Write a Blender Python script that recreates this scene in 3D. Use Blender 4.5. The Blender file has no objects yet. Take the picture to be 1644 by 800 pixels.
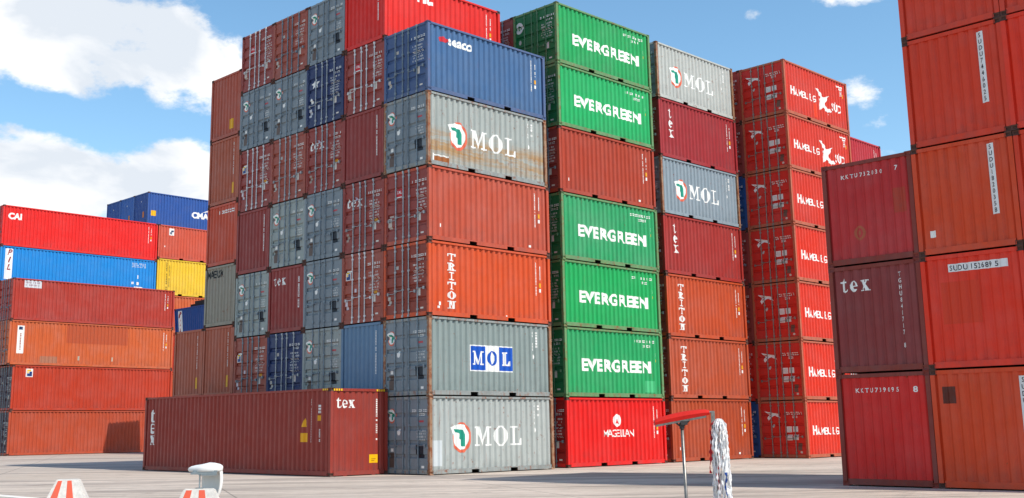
import bpy, bmesh, math, random
import numpy as np
from mathutils import Vector, Matrix
C = bpy.context
scene = C.scene
COL = scene.collection
R = math.radians
random.seed(7)

# ------------------------------------------------------------------ camera
def make_camera():
    f, cx, cy = 1808.84, 767.14, 340.99
    yaw, pit, rol = R(46.034), R(10.816), R(-0.695)
    F = Vector((math.cos(yaw)*math.cos(pit), math.sin(yaw)*math.cos(pit), math.sin(pit)))
    right = Vector((math.sin(yaw), -math.cos(yaw), 0)); up = right.cross(F)
    Rr = math.cos(rol)*right + math.sin(rol)*up
    Uu = -math.sin(rol)*right + math.cos(rol)*up
    cam = bpy.data.cameras.new('camera')
    o = bpy.data.objects.new('camera', cam); COL.objects.link(o)
    m = Matrix((Rr, Uu, -F)).transposed().to_4x4()
    m.translation = Vector((-24.955, -28.290, 1.519))
    o.matrix_world = m
    cam.sensor_width = 36; cam.sensor_fit = 'HORIZONTAL'
    cam.lens = f/1644*36
    cam.shift_x = (822-cx)/1644; cam.shift_y = (cy-400)/1644
    cam.clip_start = 0.1; cam.clip_end = 9000
    scene.camera = o
make_camera()

# ------------------------------------------------------------------ sun and sky
SUN_DIR = Vector((-0.17, 0.83, -1.0)).normalized()      # the way the light travels
def make_light():
    s = bpy.data.lights.new('sun', 'SUN'); s.energy = 3.9; s.angle = R(0.53); s.color = (1.0, .94, .84)
    o = bpy.data.objects.new('sun', s); COL.objects.link(o)
    o.rotation_euler = SUN_DIR.to_track_quat('-Z', 'Y').to_euler()
    o.location = (0, -40, 60)
make_light()
def make_world():
    w = bpy.data.worlds.new('World'); scene.world = w; w.use_nodes = True
    nt = w.node_tree; N = nt.nodes; L = nt.links; N.clear()
    def nd(t, **k):
        n = N.new(t)
        for a, b in k.items(): setattr(n, a, b)
        return n
    def mth(op, a, b=None, c=None, clamp=False):
        n = N.new('ShaderNodeMath'); n.operation = op; n.use_clamp = clamp
        for i, v in enumerate((a, b, c)):
            if v is None: continue
            if isinstance(v, (int, float)): n.inputs[i].default_value = v
            else: L.new(v, n.inputs[i])
        return n.outputs[0]
    out = nd('ShaderNodeOutputWorld'); bg = nd('ShaderNodeBackground'); bg.inputs[1].default_value = 0.145
    sky = nd('ShaderNodeTexSky', sky_type='NISHITA', sun_disc=False)
    to_sun = -SUN_DIR
    sky.sun_elevation = math.asin(to_sun.z)
    sky.sun_rotation = math.atan2(to_sun.x, to_sun.y)
    sky.air_density = 1.0; sky.dust_density = 0.3; sky.ozone_density = 1.6; sky.altitude = 200
    tc = nd('ShaderNodeTexCoord')
    sep = nd('ShaderNodeSeparateXYZ'); L.new(tc.outputs['Generated'], sep.inputs[0])
    az = mth('MULTIPLY', mth('ARCTAN2', sep.outputs[1], sep.outputs[0]), 57.2958)   # degrees, grows to the left
    el = mth('MULTIPLY', mth('ARCSINE', sep.outputs[2]), 57.2958)
    # clouds: noise on the direction
    mp = nd('ShaderNodeMapping'); mp.inputs['Scale'].default_value = (1, 1, 1.7)
    L.new(tc.outputs['Generated'], mp.inputs[0])
    n1 = nd('ShaderNodeTexNoise'); n1.inputs['Scale'].default_value = 10; n1.inputs['Detail'].default_value = 12; n1.inputs['Roughness'].default_value = .63
    n2 = nd('ShaderNodeTexNoise'); n2.inputs['Scale'].default_value = 6.5; n2.inputs['Detail'].default_value = 7; n2.inputs['Roughness'].default_value = .5
    n2.inputs['Distortion'].default_value = .3
    L.new(mp.outputs[0], n1.inputs[0]); L.new(mp.outputs[0], n2.inputs[0])
    acc = None
    # az, el, half width, half height, strength (degrees)
    blobs = [(67.2, 18.9, 6.6, 3.0, 1.0), (70, 21.5, 5.6, 3.5, 1.0), (61.0, 16.9, 2.3, 1.5, 1.0), (60.0, 17.8, 2.2, 1.6, 1.), (62.5, 19.0, 2.8, 1.7, 1.), (72, 18.0, 4.0, 2.4, 1.0),
             (68.0, 11.5, 5.5, 2.6, 1.0), (61.0, 11.4, 3.6, 2.7, 1.0), (74, 11.0, 6.0, 3.6, 1.0), (62.0, 8.0, 9.0, 3.0, 1.0),
             (26.3, 20.6, 2.1, .75, .8), (26.8, 15.4, .9, 1.1, .30), (26.3, 14.1, .8, .8, .26), (31.5, 20.0, .45, .3, .22), (25.6, 12.6, 1.2, .5, .5),
             (100, 25, 22, 9, .9), (140, 18, 20, 8, .9), (-20, 20, 18, 7, .8), (-70, 16, 25, 6, .8), (200, 24, 30, 9, .8)]
    for a, e, ra, re, s in blobs:
        da = mth('DIVIDE', mth('SUBTRACT', az, a if a <= 180 else a-360), ra); de = mth('DIVIDE', mth('SUBTRACT', el, e), re)
        r2 = mth('ADD', mth('MULTIPLY', da, da), mth('MULTIPLY', de, de))
        v = mth('MULTIPLY', mth('SUBTRACT', 1.35, r2), s)
        acc = v if acc is None else mth('MAXIMUM', acc, v)
    acc = mth('MAXIMUM', mth('MINIMUM', acc, 1.0), -1.6)
    dens = mth('ADD', mth('MULTIPLY', acc, .5), mth('MULTIPLY', mth('SUBTRACT', n1.outputs[0], .5), 1.9))
    mr = nd('ShaderNodeMapRange', interpolation_type='SMOOTHSTEP'); mr.inputs[1].default_value = .04; mr.inputs[2].default_value = .34
    L.new(dens, mr.inputs[0])
    # cloud brightness: sunny tops, grey-blue thicker parts
    cr = nd('ShaderNodeValToRGB'); e = cr.color_ramp.elements
    e[0].position = .40; e[0].color = (4.5, 4.85, 5.3, 1); e[1].position = .50; e[1].color = (6.4, 6.4, 6.4, 1)
    L.new(n2.outputs[0], cr.inputs[0])
    mix = nd('ShaderNodeMix', data_type='RGBA')
    L.new(mr.outputs[0], mix.inputs[0]); 
    hs = nd('ShaderNodeHueSaturation'); hs.inputs['Saturation'].default_value = 1.12; hs.inputs['Hue'].default_value = .489; hs.inputs['Value'].default_value = 1.12
    L.new(sky.outputs[0], hs.inputs['Color'])
    L.new(hs.outputs[0], mix.inputs[6]); L.new(cr.outputs[0], mix.inputs[7])
    L.new(mix.outputs[2], bg.inputs[0]); L.new(bg.outputs[0], out.inputs[0])
make_world()
vs = scene.view_settings
vs.view_transform = 'Standard'; vs.look = 'None'; vs.gamma = 1; vs.exposure = 0.28
scene.cycles.max_bounces = 6

# ------------------------------------------------------------------ materials
MATS = {}
def srgb(h):
    if isinstance(h, str):
        h = [int(h[i:i+2], 16)/255 for i in (0, 2, 4)]
    return tuple(((c/12.92) if c <= .04045 else ((c+.055)/1.055)**2.4) for c in h) + (1,)
def node_helpers(nt):
    N, L = nt.nodes, nt.links
    def noise(vec, scale, detail=4, rough=.55, map_scale=None):
        if map_scale:
            m = N.new('ShaderNodeMapping'); m.inputs['Scale'].default_value = map_scale; L.new(vec, m.inputs[0]); vec = m.outputs[0]
        n = N.new('ShaderNodeTexNoise'); n.inputs['Scale'].default_value = scale; n.inputs['Detail'].default_value = detail
        n.inputs['Roughness'].default_value = rough; L.new(vec, n.inputs[0]); return n.outputs[0]
    def ramp(v, a, b, lo=0., hi=1.):
        m = N.new('ShaderNodeMapRange'); m.inputs[1].default_value = a; m.inputs[2].default_value = b
        m.inputs[3].default_value = lo; m.inputs[4].default_value = hi; L.new(v, m.inputs[0]); return m.outputs[0]
    def mix(fac, a, b, mode='MIX'):
        m = N.new('ShaderNodeMix'); m.data_type = 'RGBA'; m.blend_type = mode
        for i, v in ((0, fac), (6, a), (7, b)):
            if isinstance(v, (int, float)): m.inputs[i].default_value = v
            elif isinstance(v, tuple): m.inputs[i].default_value = v
            else: L.new(v, m.inputs[i])
        return m.outputs[2]
    def mul(a, b):
        m = N.new('ShaderNodeMath'); m.operation = 'MULTIPLY'
        for i, v in ((0, a), (1, b)):
            if isinstance(v, (int, float)): m.inputs[i].default_value = v
            else: L.new(v, m.inputs[i])
        return m.outputs[0]
    def add(a, b):
        m = N.new('ShaderNodeMath'); m.operation = 'ADD'; m.use_clamp = True
        for i, v in ((0, a), (1, b)):
            if isinstance(v, (int, float)): m.inputs[i].default_value = v
            else: L.new(v, m.inputs[i])
        return m.outputs[0]
    return noise, ramp, mix, mul, add
def base_mat(name, rough=.5, metal=0.):
    m = bpy.data.materials.new(name); m.use_nodes = True
    b = m.node_tree.nodes['Principled BSDF']; b.inputs['Roughness'].default_value = rough; b.inputs['Metallic'].default_value = metal; b.inputs['Specular IOR Level'].default_value = .28
    return m, b
def paint(col, rust=.2, fade=.4, band=0., rough=.5, dents=.5, grime=.3):
    """weathered container paint: col is the paint's own sRGB hex"""
    key = ('paint', col, rust, fade, band, rough, dents, grime)
    if key in MATS: return MATS[key]
    m, b = base_mat('container_paint_'+col, rough)
    nt = m.node_tree; N = nt.nodes; L = nt.links
    noise, ramp, mix, mul, add = node_helpers(nt)
    tc = N.new('ShaderNodeTexCoord'); oi = N.new('ShaderNodeObjectInfo')
    off = N.new('ShaderNodeVectorMath'); off.operation = 'ADD'
    sc = N.new('ShaderNodeVectorMath'); sc.operation = 'SCALE'; sc.inputs[0].default_value = (37, 51, 23); L.new(oi.outputs['Random'], sc.inputs['Scale'])
    L.new(tc.outputs['Object'], off.inputs[0]); L.new(sc.outputs[0], off.inputs[1]); v = off.outputs[0]
    c = srgb(col)
    lum = .3*c[0]+.6*c[1]+.1*c[2]
    faded = tuple(c[i]*.80+(.24*lum+.10)*.5 for i in range(3))+(1,)
    dark = tuple(c[i]*.62 for i in range(3))+(1,)
    cc = mix(mul(ramp(noise(v, .9, 5, .6), .42, .72), fade), c, faded)
    cc = mix(mul(ramp(noise(v, 1, 5, .62, (5.5, 5.5, .35)), .48, .74), .55*fade+.12), cc, dark)       # rain streaks
    cc = mix(mul(ramp(noise(v, 1, 4, .6, (9, 9, .5)), .56, .76), .35*fade), cc, faded)
    sp0 = N.new('ShaderNodeSeparateXYZ'); L.new(tc.outputs['Object'], sp0.inputs[0])
    cc = mix(mul(mul(ramp(sp0.outputs[2], 1.5, 2.45), ramp(noise(v, 1, 5, .65, (16, 16, .25)), .52, .68)), .45), cc, tuple(x*.55+.01 for x in c[:3])+(1,))
    cc = mix(mul(mul(ramp(sp0.outputs[2], .75, .15), ramp(noise(v, 2.2, 7, .7), .44, .62)), .55), cc, tuple(x*.55+.035 for x in c[:3])+(1,))
    if grime: cc = mix(mul(ramp(noise(v, 3.1, 7, .7), .50, .78), grime), cc, tuple(x*.5+.02 for x in c[:3])+(1,))
    if band:
        sp = N.new('ShaderNodeSeparateXYZ'); L.new(tc.outputs['Object'], sp.inputs[0])
        bm_ = mul(ramp(sp.outputs[2], .15, .55), ramp(sp.outputs[2], 1.45, 1.0))
        bn = ramp(noise(v, 1, 6, .65, (.7, .7, 6.5)), .38, .60)
        cc = mix(mul(mul(bm_, bn), band), cc, srgb('a87b3a'))
        cc = mix(mul(mul(bm_, ramp(noise(v, 1, 5, .6, (7, 7, .6)), .5, .7)), band*.7), cc, srgb('8a5a2a'))
    if rust:
        rm = ramp(noise(v, 5.5, 8, .72), .68-.16*rust, .74-.10*rust)
        rr = mix(noise(v, 14, 3), srgb('5b2c18'), srgb('9a5226'))
        cc = mix(mul(rm, .85), cc, rr)
        rs = mul(ramp(noise(v, 1, 6, .7, (12, 12, .8)), .66-.12*rust, .78-.10*rust), .6)
        cc = mix(rs, cc, srgb('85482a'))
    L.new(cc, b.inputs['Base Color'])
    L.new(ramp(noise(v, 4, 4), .3, .7, rough-.08, rough+.15), b.inputs['Roughness'])
    if dents:
        bp = N.new('ShaderNodeBump'); bp.inputs['Strength'].default_value = .6*dents; bp.inputs['Distance'].default_value = .03
        L.new(noise(v, 1.3, 3, .5), bp.inputs['Height']); L.new(bp.outputs[0], b.inputs['Normal'])
    MATS[key] = m; return m
def plain(col, rough=.5, metal=0., var=.15, scale=6, name='plain'):
    key = (name, col, rough, metal, var)
    if key in MATS: return MATS[key]
    m, b = base_mat(name+'_'+col, rough, metal); nt = m.node_tree
    noise, ramp, mix, mul, add = node_helpers(nt)
    tc = nt.nodes.new('ShaderNodeTexCoord'); c = srgb(col)
    cc = mix(ramp(noise(tc.outputs['Object'], scale, 6, .65), .4, .75), c, tuple(x*(1-var*2) for x in c[:3])+(1,))
    nt.links.new(cc, b.inputs['Base Color']); MATS[key] = m; return m
def decal_mat(col, worn=.35):
    """sticker or stencil paint, scuffed"""
    key = ('decal', col, worn)
    if key in MATS: return MATS[key]
    m, b = base_mat('marking_'+col, .5); nt = m.node_tree
    noise, ramp, mix, mul, add = node_helpers(nt)
    tc = nt.nodes.new('ShaderNodeTexCoord'); c = srgb(col)
    cc = mix(mul(ramp(noise(tc.outputs['Object'], 7, 7, .7), .5, .75), worn), c, tuple(x*.5+.05 for x in c[:3])+(1,))
    nt.links.new(cc, b.inputs['Base Color']); MATS[key] = m; return m
WHITE = 'e6e6e2'

# ------------------------------------------------------------------ mesh helpers
def mesh_from(name, verts, faces, smooth=False):
    me = bpy.data.meshes.new(name); me.from_pydata(verts, [], faces); me.materials.append(None)
    if smooth:
        for p in me.polygons: p.use_smooth = True
    me.update(); return me
class MB:
    def __init__(s): s.v = []; s.f = []
    def quad(s, a, b, c, d): n = len(s.v); s.v += [a, b, c, d]; s.f.append((n, n+1, n+2, n+3))
    def box(s, x0, y0, z0, x1, y1, z1):
        n = len(s.v)
        s.v += [(x0,y0,z0),(x1,y0,z0),(x1,y1,z0),(x0,y1,z0),(x0,y0,z1),(x1,y0,z1),(x1,y1,z1),(x0,y1,z1)]
        s.f += [tuple(n+i for i in q) for q in ((0,3,2,1),(4,5,6,7),(0,1,5,4),(1,2,6,5),(2,3,7,6),(3,0,4,7))]
    def tube(s, p, q, r, n=10, r2=None, cap=True):
        p, q = Vector(p), Vector(q); d = (q-p).normalized(); a = d.orthogonal().normalized(); b = d.cross(a); r2 = r if r2 is None else r2
        k = len(s.v)
        for c, rr in ((p, r), (q, r2)):
            for i in range(n):
                t = 2*math.pi*i/n; s.v.append(tuple(c + a*rr*math.cos(t) + b*rr*math.sin(t)))
        for i in range(n): s.f.append((k+i, k+(i+1) % n, k+n+(i+1) % n, k+n+i))
        if cap: s.f.append(tuple(k+i for i in range(n))[::-1]); s.f.append(tuple(k+n+i for i in range(n)))
    def path(s, pts, r, n=8):
        for a, b in zip(pts, pts[1:]): s.tube(a, b, r, n)
    def extrude(s, prof, axis0, axis1):
        """prof: list of 2D pts joined, swept from axis0 to axis1 through fn"""
        k = len(s.v); n = len(prof)
        s.v += [axis0(p) for p in prof] + [axis1(p) for p in prof]
        for i in range(n-1): s.f.append((k+i, k+i+1, k+n+i+1, k+n+i))
    def mesh(s, name, smooth=False):
        me = mesh_from(name, s.v, s.f, smooth)
        bm = bmesh.new(); bm.from_mesh(me); bmesh.ops.recalc_face_normals(bm, faces=bm.faces); bm.to_mesh(me); bm.free()
        return me
def link(name, me, mat=None, parent=None, loc=None, rotz=None):
    o = bpy.data.objects.new(name, me); COL.objects.link(o)
    if parent: o.parent = parent
    if loc: o.location = loc
    if rotz is not None: o.rotation_euler = (0, 0, rotz)
    if mat is not None:
        o.material_slots[0].link = 'OBJECT'; o.material_slots[0].material = mat
    return o
def tag(o, label=None, cat=None, group=None, kind=None):
    if label: o['label'] = label
    if cat: o['category'] = cat
    if group: o['group'] = group
    if kind: o['kind'] = kind
    return o

# ------------------------------------------------------------------ corrugated surfaces
# a surface maps (u to the right as seen from outside, z up) to the container's own space
def wave_breaks(u0, u1, n, flat_out, slope):
    """break points and depths (0 outer, 1 inner) of a trapezoidal corrugation of n waves"""
    p = (u1-u0)/n; inner = p-flat_out-2*slope; b = [(u0, 1.)]; u = u0
    for i in range(n):
        a = u0+i*p
        b += [(a+inner/2, 1.), (a+inner/2+slope, 0.), (a+inner/2+slope+flat_out, 0.), (a+inner/2+2*slope+flat_out, 1.)]
    b.append((u1, 1.)); return b
class Surf:
    def __init__(s, kind, L, W, H):
        s.kind, s.L, s.W, s.H = kind, L, W, H
        if kind == 'side':
            n = max(1, round((L-.24)/.265)); s.b = wave_breaks(.12, L-.12, n, .088, .058); s.out, s.dep = .030, .054; s.vert = True
        elif kind == 'end':
            s.b = wave_breaks(.10, W-.10, 9, .105, .052); s.out, s.dep = .028, .038; s.vert = True
        elif kind == 'door':
            s.out, s.dep = .032, .052; s.vert = False
            z0, z1 = .17, H-.14; hh = (z1-z0)/5; b = [(z0, 0.)]
            for i in range(1, 5):
                c = z0+i*hh-.02; b += [(c-.075, 0.), (c-.04, 1.), (c+.04, 1.), (c+.075, 0.)]
            b.append((z1, 0.)); s.b = b
        elif kind == 'flat': s.out, s.dep, s.b, s.vert = 0, 0, [(-9, 0), (9, 0)], True
        s.bx = np.array([x for x, _ in s.b]); s.bd = np.array([d for _, d in s.b])
    def depth(s, u, z): return s.out + s.dep*float(np.interp(u if s.vert else z, s.bx, s.bd))
    def pt(s, u, z, off=0.):
        d = s.depth(u, z)-off
        if s.kind == 'side': return (u, d, z)
        return (d, s.W-u, z)
SURF = {}
def surf(kind, L, W, H):
    k = (kind, L, W, H)
    if k not in SURF: SURF[k] = Surf(*k)
    return SURF[k]
OFF = .004
def map_bm(name, bm, s, off=OFF):
    """cut a flat (u,z) mesh along the sheet's folds, then lay it on the sheet"""
    if not bm.verts: return None
    us = [v.co.x for v in bm.verts]; zs = [v.co.y for v in bm.verts]
    rng = (min(us), max(us)) if s.vert else (min(zs), max(zs))
    nrm = Vector((1, 0, 0)) if s.vert else Vector((0, 1, 0))
    for x in s.bx:
        if rng[0]+1e-4 < x < rng[1]-1e-4:
            bmesh.ops.bisect_plane(bm, geom=bm.verts[:]+bm.edges[:]+bm.faces[:], dist=1e-5, plane_co=nrm*float(x), plane_no=nrm)
    for v in bm.verts: v.co = Vector(s.pt(v.co.x, v.co.y, off))
    me = bpy.data.meshes.new(name); bm.to_mesh(me); bm.free(); me.materials.append(None); return me
def rects_bm(rects):
    bm = bmesh.new()
    for u0, z0, u1, z1 in rects:
        bm.faces.new([bm.verts.new(c) for c in ((u0, z0, 0), (u1, z0, 0), (u1, z1, 0), (u0, z1, 0))])
    return bm
def mask_bm(fn, u0, z0, u1, z1, res=.012):
    """fn(U, Z) -> boolean grid; rows become runs of quads"""
    nu = int((u1-u0)/res); nz = int((z1-z0)/res)
    U, Z = np.meshgrid(u0+(np.arange(nu)+.5)*res, z0+(np.arange(nz)+.5)*res)
    M = fn(U, Z); rects = []
    for j in range(nz):
        row = np.concatenate(([0], M[j].astype(int), [0])); d = np.diff(row)
        for a, b in zip(np.where(d == 1)[0], np.where(d == -1)[0]):
            rects.append((u0+a*res, z0+j*res, u0+b*res, z0+(j+1)*res))
    return rects_bm(rects)
def in_poly(U, Z, pts):
    r = np.zeros(U.shape, bool); n = len(pts)
    for i in range(n):
        (x0, y0), (x1, y1) = pts[i], pts[(i+1) % n]
        c = ((y0 > Z) != (y1 > Z))
        with np.errstate(divide='ignore', invalid='ignore'):
            r ^= c & (U < (x1-x0)*(Z-y0)/(y1-y0+1e-12)+x0)
    return r
def ell(U, Z, cx, cz, a, b): return ((U-cx)/a)**2+((Z-cz)/b)**2 < 1
def rc(U, Z, a, b, c, d): return (U >= a) & (U <= c) & (Z >= b) & (Z <= d)
# slab / old-style serif letters, unit height, (width, function)
def gM(U, Z): return rc(U,Z,.10,0,.27,1)|rc(U,Z,.88,0,1.1,1)|in_poly(U,Z,[(.10,1),(.36,1),(.66,.12),(.56,0)])|in_poly(U,Z,[(.94,1),(.84,1),(.53,.05),(.60,0)])|rc(U,Z,0,0,.36,.09)|rc(U,Z,.76,0,1.2,.09)|rc(U,Z,0,.91,.3,1)|rc(U,Z,.9,.91,1.2,1)
def gO(U, Z): return ell(U,Z,.5,.5,.5,.53)&~ell(U,Z,.5,.5,.24,.44)
def gL(U, Z): return rc(U,Z,.12,0,.36,1)|rc(U,Z,0,.91,.5,1)|rc(U,Z,0,0,.85,.1)|in_poly(U,Z,[(.6,0),(.85,0),(.85,.36),(.78,.36)])
def gT(U, Z): return rc(U,Z,.36,0,.64,1)|rc(U,Z,.2,0,.8,.12)|rc(U,Z,0,.84,1,1)|rc(U,Z,0,.62,.12,1)|rc(U,Z,.88,.62,1,1)
def gR(U, Z): return rc(U,Z,.12,0,.38,1)|rc(U,Z,0,0,.48,.12)|((ell(U,Z,.5,.72,.4,.28)|rc(U,Z,.0,.86,.5,1)|rc(U,Z,.3,.44,.5,.58))&~rc(U,Z,.38,.60,.55,.84)&~ell(U,Z,.52,.72,.14,.12))|in_poly(U,Z,[(.45,.5),(.7,.5),(.98,0),(.68,0)])|rc(U,Z,.66,0,1,.12)
def gI(U, Z): return rc(U,Z,.34,0,.64,1)|rc(U,Z,.15,0,.85,.12)|rc(U,Z,.15,.88,.85,1)
def gN(U, Z): return rc(U,Z,.14,0,.30,1)|rc(U,Z,.74,0,.90,1)|in_poly(U,Z,[(.05,1),(.36,1),(.9,0),(.66,0)])|rc(U,Z,0,0,.42,.12)|rc(U,Z,.62,.88,1,1)|rc(U,Z,0,.88,.3,1)
def gt(U, Z): return rc(U,Z,.14,.12,.36,1.0)&(Z<1.0-(.36-U)*.9)|rc(U,Z,0,.66,.52,.76)|(ell(U,Z,.36,.16,.22,.18)&~ell(U,Z,.44,.22,.1,.12)&(Z<.24))
def ge(U, Z): return ((ell(U,Z,.33,.38,.33,.40)&~(ell(U,Z,.36,.5,.13,.2)&(Z>.42)))&~rc(U,Z,.34,.18,.8,.36)&~ell(U,Z,.42,.34,.14,.14))|rc(U,Z,.15,.36,.66,.44)
def gx(U, Z): return in_poly(U,Z,[(.05,.76),(.32,.76),(.74,0),(.46,0)])|in_poly(U,Z,[(.52,.76),(.62,.76),(.2,0),(.1,0)])|rc(U,Z,0,.70,.38,.76)|rc(U,Z,.42,.70,.74,.76)|rc(U,Z,0,0,.32,.06)|rc(U,Z,.4,0,.8,.06)
GL = {'M': (1.2, gM), 'O': (1.0, gO), 'L': (.85, gL), 'T': (1., gT), 'R': (1., gR), 'I': (1., gI), 'N': (1., gN), 't': (.55, gt), 'e': (.66, ge), 'x': (.8, gx)}
def serif(text, u, z, h, gap=.16, wide=1., stack=False, lh=1.12):
    """a mask function and its bounds"""
    items = []; x = u; zz = z
    for ch in text:
        w, fn = GL[ch]
        items.append((x, zz, fn))
        if stack: zz -= h*lh
        else: x += (w+gap)*h*wide
    def f(U, Z):
        m = np.zeros(U.shape, bool)
        for ox, oz, fn in items: m |= fn((U-ox)/(h*wide), (Z-oz)/h)
        return m
    if stack: return f, u-.02, zz+h*lh-.02, u+h*wide*1.25, z+h*1.1
    return f, u-.05, z-.06, x+.05, z+h*1.08
TXT = {}
def text_bm(s, u, z, h, wide=1., bold=0., stack=False, spacing=1., rot=False, shear=0.):
    """built-in font; h is the capital height; u,z the lower left corner (upper left for stacked text)"""
    cu = bpy.data.curves.new('text', 'FONT'); cu.body = '\n'.join(s) if stack else s
    cu.size = 1; cu.offset = bold; cu.space_character = spacing; cu.shear = shear
    cu.resolution_u = 3
    if stack: cu.space_line = spacing; cu.align_x = 'CENTER'
    o = bpy.data.objects.new('text', cu); COL.objects.link(o)
    C.view_layer.update(); dg = C.evaluated_depsgraph_get()
    me = bpy.data.meshes.new_from_object(o.evaluated_get(dg)); bm = bmesh.new(); bm.from_mesh(me)
    bpy.data.objects.remove(o); bpy.data.curves.remove(cu); bpy.data.meshes.remove(me)
    k = h/.72
    for v in bm.verts:
        x, y = v.co.x*k*wide, v.co.y*k
        if rot: x, y = y, -x
        v.co = Vector((u+x, z+y, 0))
    return bm

# ------------------------------------------------------------------ decals (name, material, mesh) cached by recipe
DEC = {}
def decal(key, s, items):
    """items: callable giving list of (part name, material, bmesh, extra offset)"""
    k = (key, s.kind, s.L, s.W, s.H)
    if k not in DEC:
        out = []
        for nm, mat, bm, off in items():
            me = map_bm(nm, bm, s, OFF+off)
            if me: out.append((nm, mat, me))
        DEC[k] = out
    return DEC[k]
def gator(u, z, r):
    """round emblem: white blob, red rim, green figure"""
    white = lambda U, Z: (ell(U,Z,u,z,r*.80,r*.98)|in_poly(U,Z,[(u-r*1.15,z+r*.75),(u-r*.2,z+r*1.02),(u,z+r*.3),(u-r*.95,z+r*.25)]))
    rim = lambda U, Z: ell(U,Z,u+.05*r,z-.05*r,r*.98,r*1.18)&~ell(U,Z,u+.02*r,z,r*.80,r*1.0)&~in_poly(U,Z,[(u-r*1.3,z+r*1.3),(u-r*.1,z+r*.9),(u-r*.5,z+r*.1),(u-r*1.3,z+r*.2)])
    green = lambda U, Z: in_poly(U,Z,[(u-r*.75,z+r*.62),(u+r*.15,z+r*.55),(u+r*.42,z+r*.1),(u+r*.40,z-r*.75),(u+r*.0,z-r*.72),(u+r*.02,z-r*.2),(u-r*.28,z-r*.1),(u-r*.1,z+r*.22),(u-r*.6,z+r*.38)])
    b = (u-r*1.3, z-r*1.3, u+r*1.2, z+r*1.3)
    return [('emblem', decal_mat('e9ebe6'), mask_bm(white, *b), 0), ('emblem', decal_mat('d8664a', .5), mask_bm(rim, *b), .001), ('emblem', decal_mat('1d8f78'), mask_bm(green, *b), .003)]
def seg(mat, name, mk): return (name, mat, mask_bm(*mk), 0)
def scribble(rnd, u0, z0, w, rows, h, gap, ch=.6, fill=.8):
    """worn, unreadable stencil writing: rows of short dabs"""
    r = []
    for i in range(rows):
        u = u0; zz = z0-i*(h+gap)
        while u < u0+w:
            cw = h*ch*rnd.uniform(.7, 1.2)
            if rnd.random() < fill:
                if rnd.random() < .5: r.append((u, zz, u+cw*.4, zz+h))
                else: r.append((u, zz, u+cw, zz+h*.35)); r.append((u, zz+h*.65, u+cw, zz+h))
            u += cw+h*.28
    return r
def vcode(rnd, u, ztop, zbot, w, fill=.9):
    r = []; z = ztop
    while z > zbot:
        h = w*rnd.uniform(.7, 1.0)
        if rnd.random() < fill:
            if rnd.random() < .5: r.append((u, z-h, u+w, z))
            else: r.append((u, z-h, u+w*.35, z)); r.append((u+w*.6, z-h, u+w, z))
        z -= h+w*.3
    return r
W_ = lambda worn=.35: decal_mat(WHITE, worn)

def side_code(variant, L=6.058, H=2.591, W=2.438):
    """the small vertical marks near the right end of a long side"""
    s = surf('side', L, W, H)
    def make():
        rnd = random.Random(variant); a = L-.78; out = []
        if variant.startswith('mol'):
            out.append(('number_marking', W_(), rects_bm(vcode(rnd, L-1.02, H-.30, H-.95, .085, .8)+vcode(rnd, L-.84, H-.30, H-.80, .085, .8)), 0))
            out.append(('number_marking', W_(), mask_bm(lambda U, Z: ell(U, Z, L-.93, H-1.18, .05, .08), L-1.0, H-1.3, L-.8, H-1.05), 0))
        elif variant.startswith('ever'):
            out.append(('number_marking', W_(), rects_bm(scribble(rnd, L-1.75, H-.42, 1.3, 1, .10, 0, .9, .9)+scribble(rnd, L-1.25, H-.60, .45, 1, .10, 0, .9, 1)), 0))
            out.append(('number_marking', W_(), rects_bm([(L-.46, H-.95, L-.40, H-.80)]), 0))
            out.append(('yellow_sticker', decal_mat('d9a918'), rects_bm([(L-.47, H-1.16, L-.38, H-1.05)]), 0))
        elif variant.startswith('ham'):
            out.append(('number_marking', W_(), rects_bm([(L-1.05, H-.34, L-.35, H-.27), (L-.8, H-.46, L-.5, H-.38)]+vcode(rnd, L-.62, H-.5, H-.75, .08, 1)), 0))
            out.append(('yellow_sticker', decal_mat('d9a918'), rects_bm([(L-.42, H-.82, L-.34, H-.62)]), 0))
        else:
            out.append(('number_marking', W_(), rects_bm(vcode(rnd, a, H-.32, H-1.55, .05, .92)), 0))
            out.append(('number_marking', W_(), rects_bm(vcode(rnd, a+.22, H-.45, H-.95, .045, .92)), 0))
            out.append(('yellow_sticker', decal_mat('e0a020'), rects_bm([(a+.20, H-1.24, a+.28, H-1.08)]), 0))
            out.append(('number_marking', W_(), rects_bm([(a+.20, H-1.42, a+.28, H-1.29)]), 0))
        return out
    return decal('code_'+variant, s, make)
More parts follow.
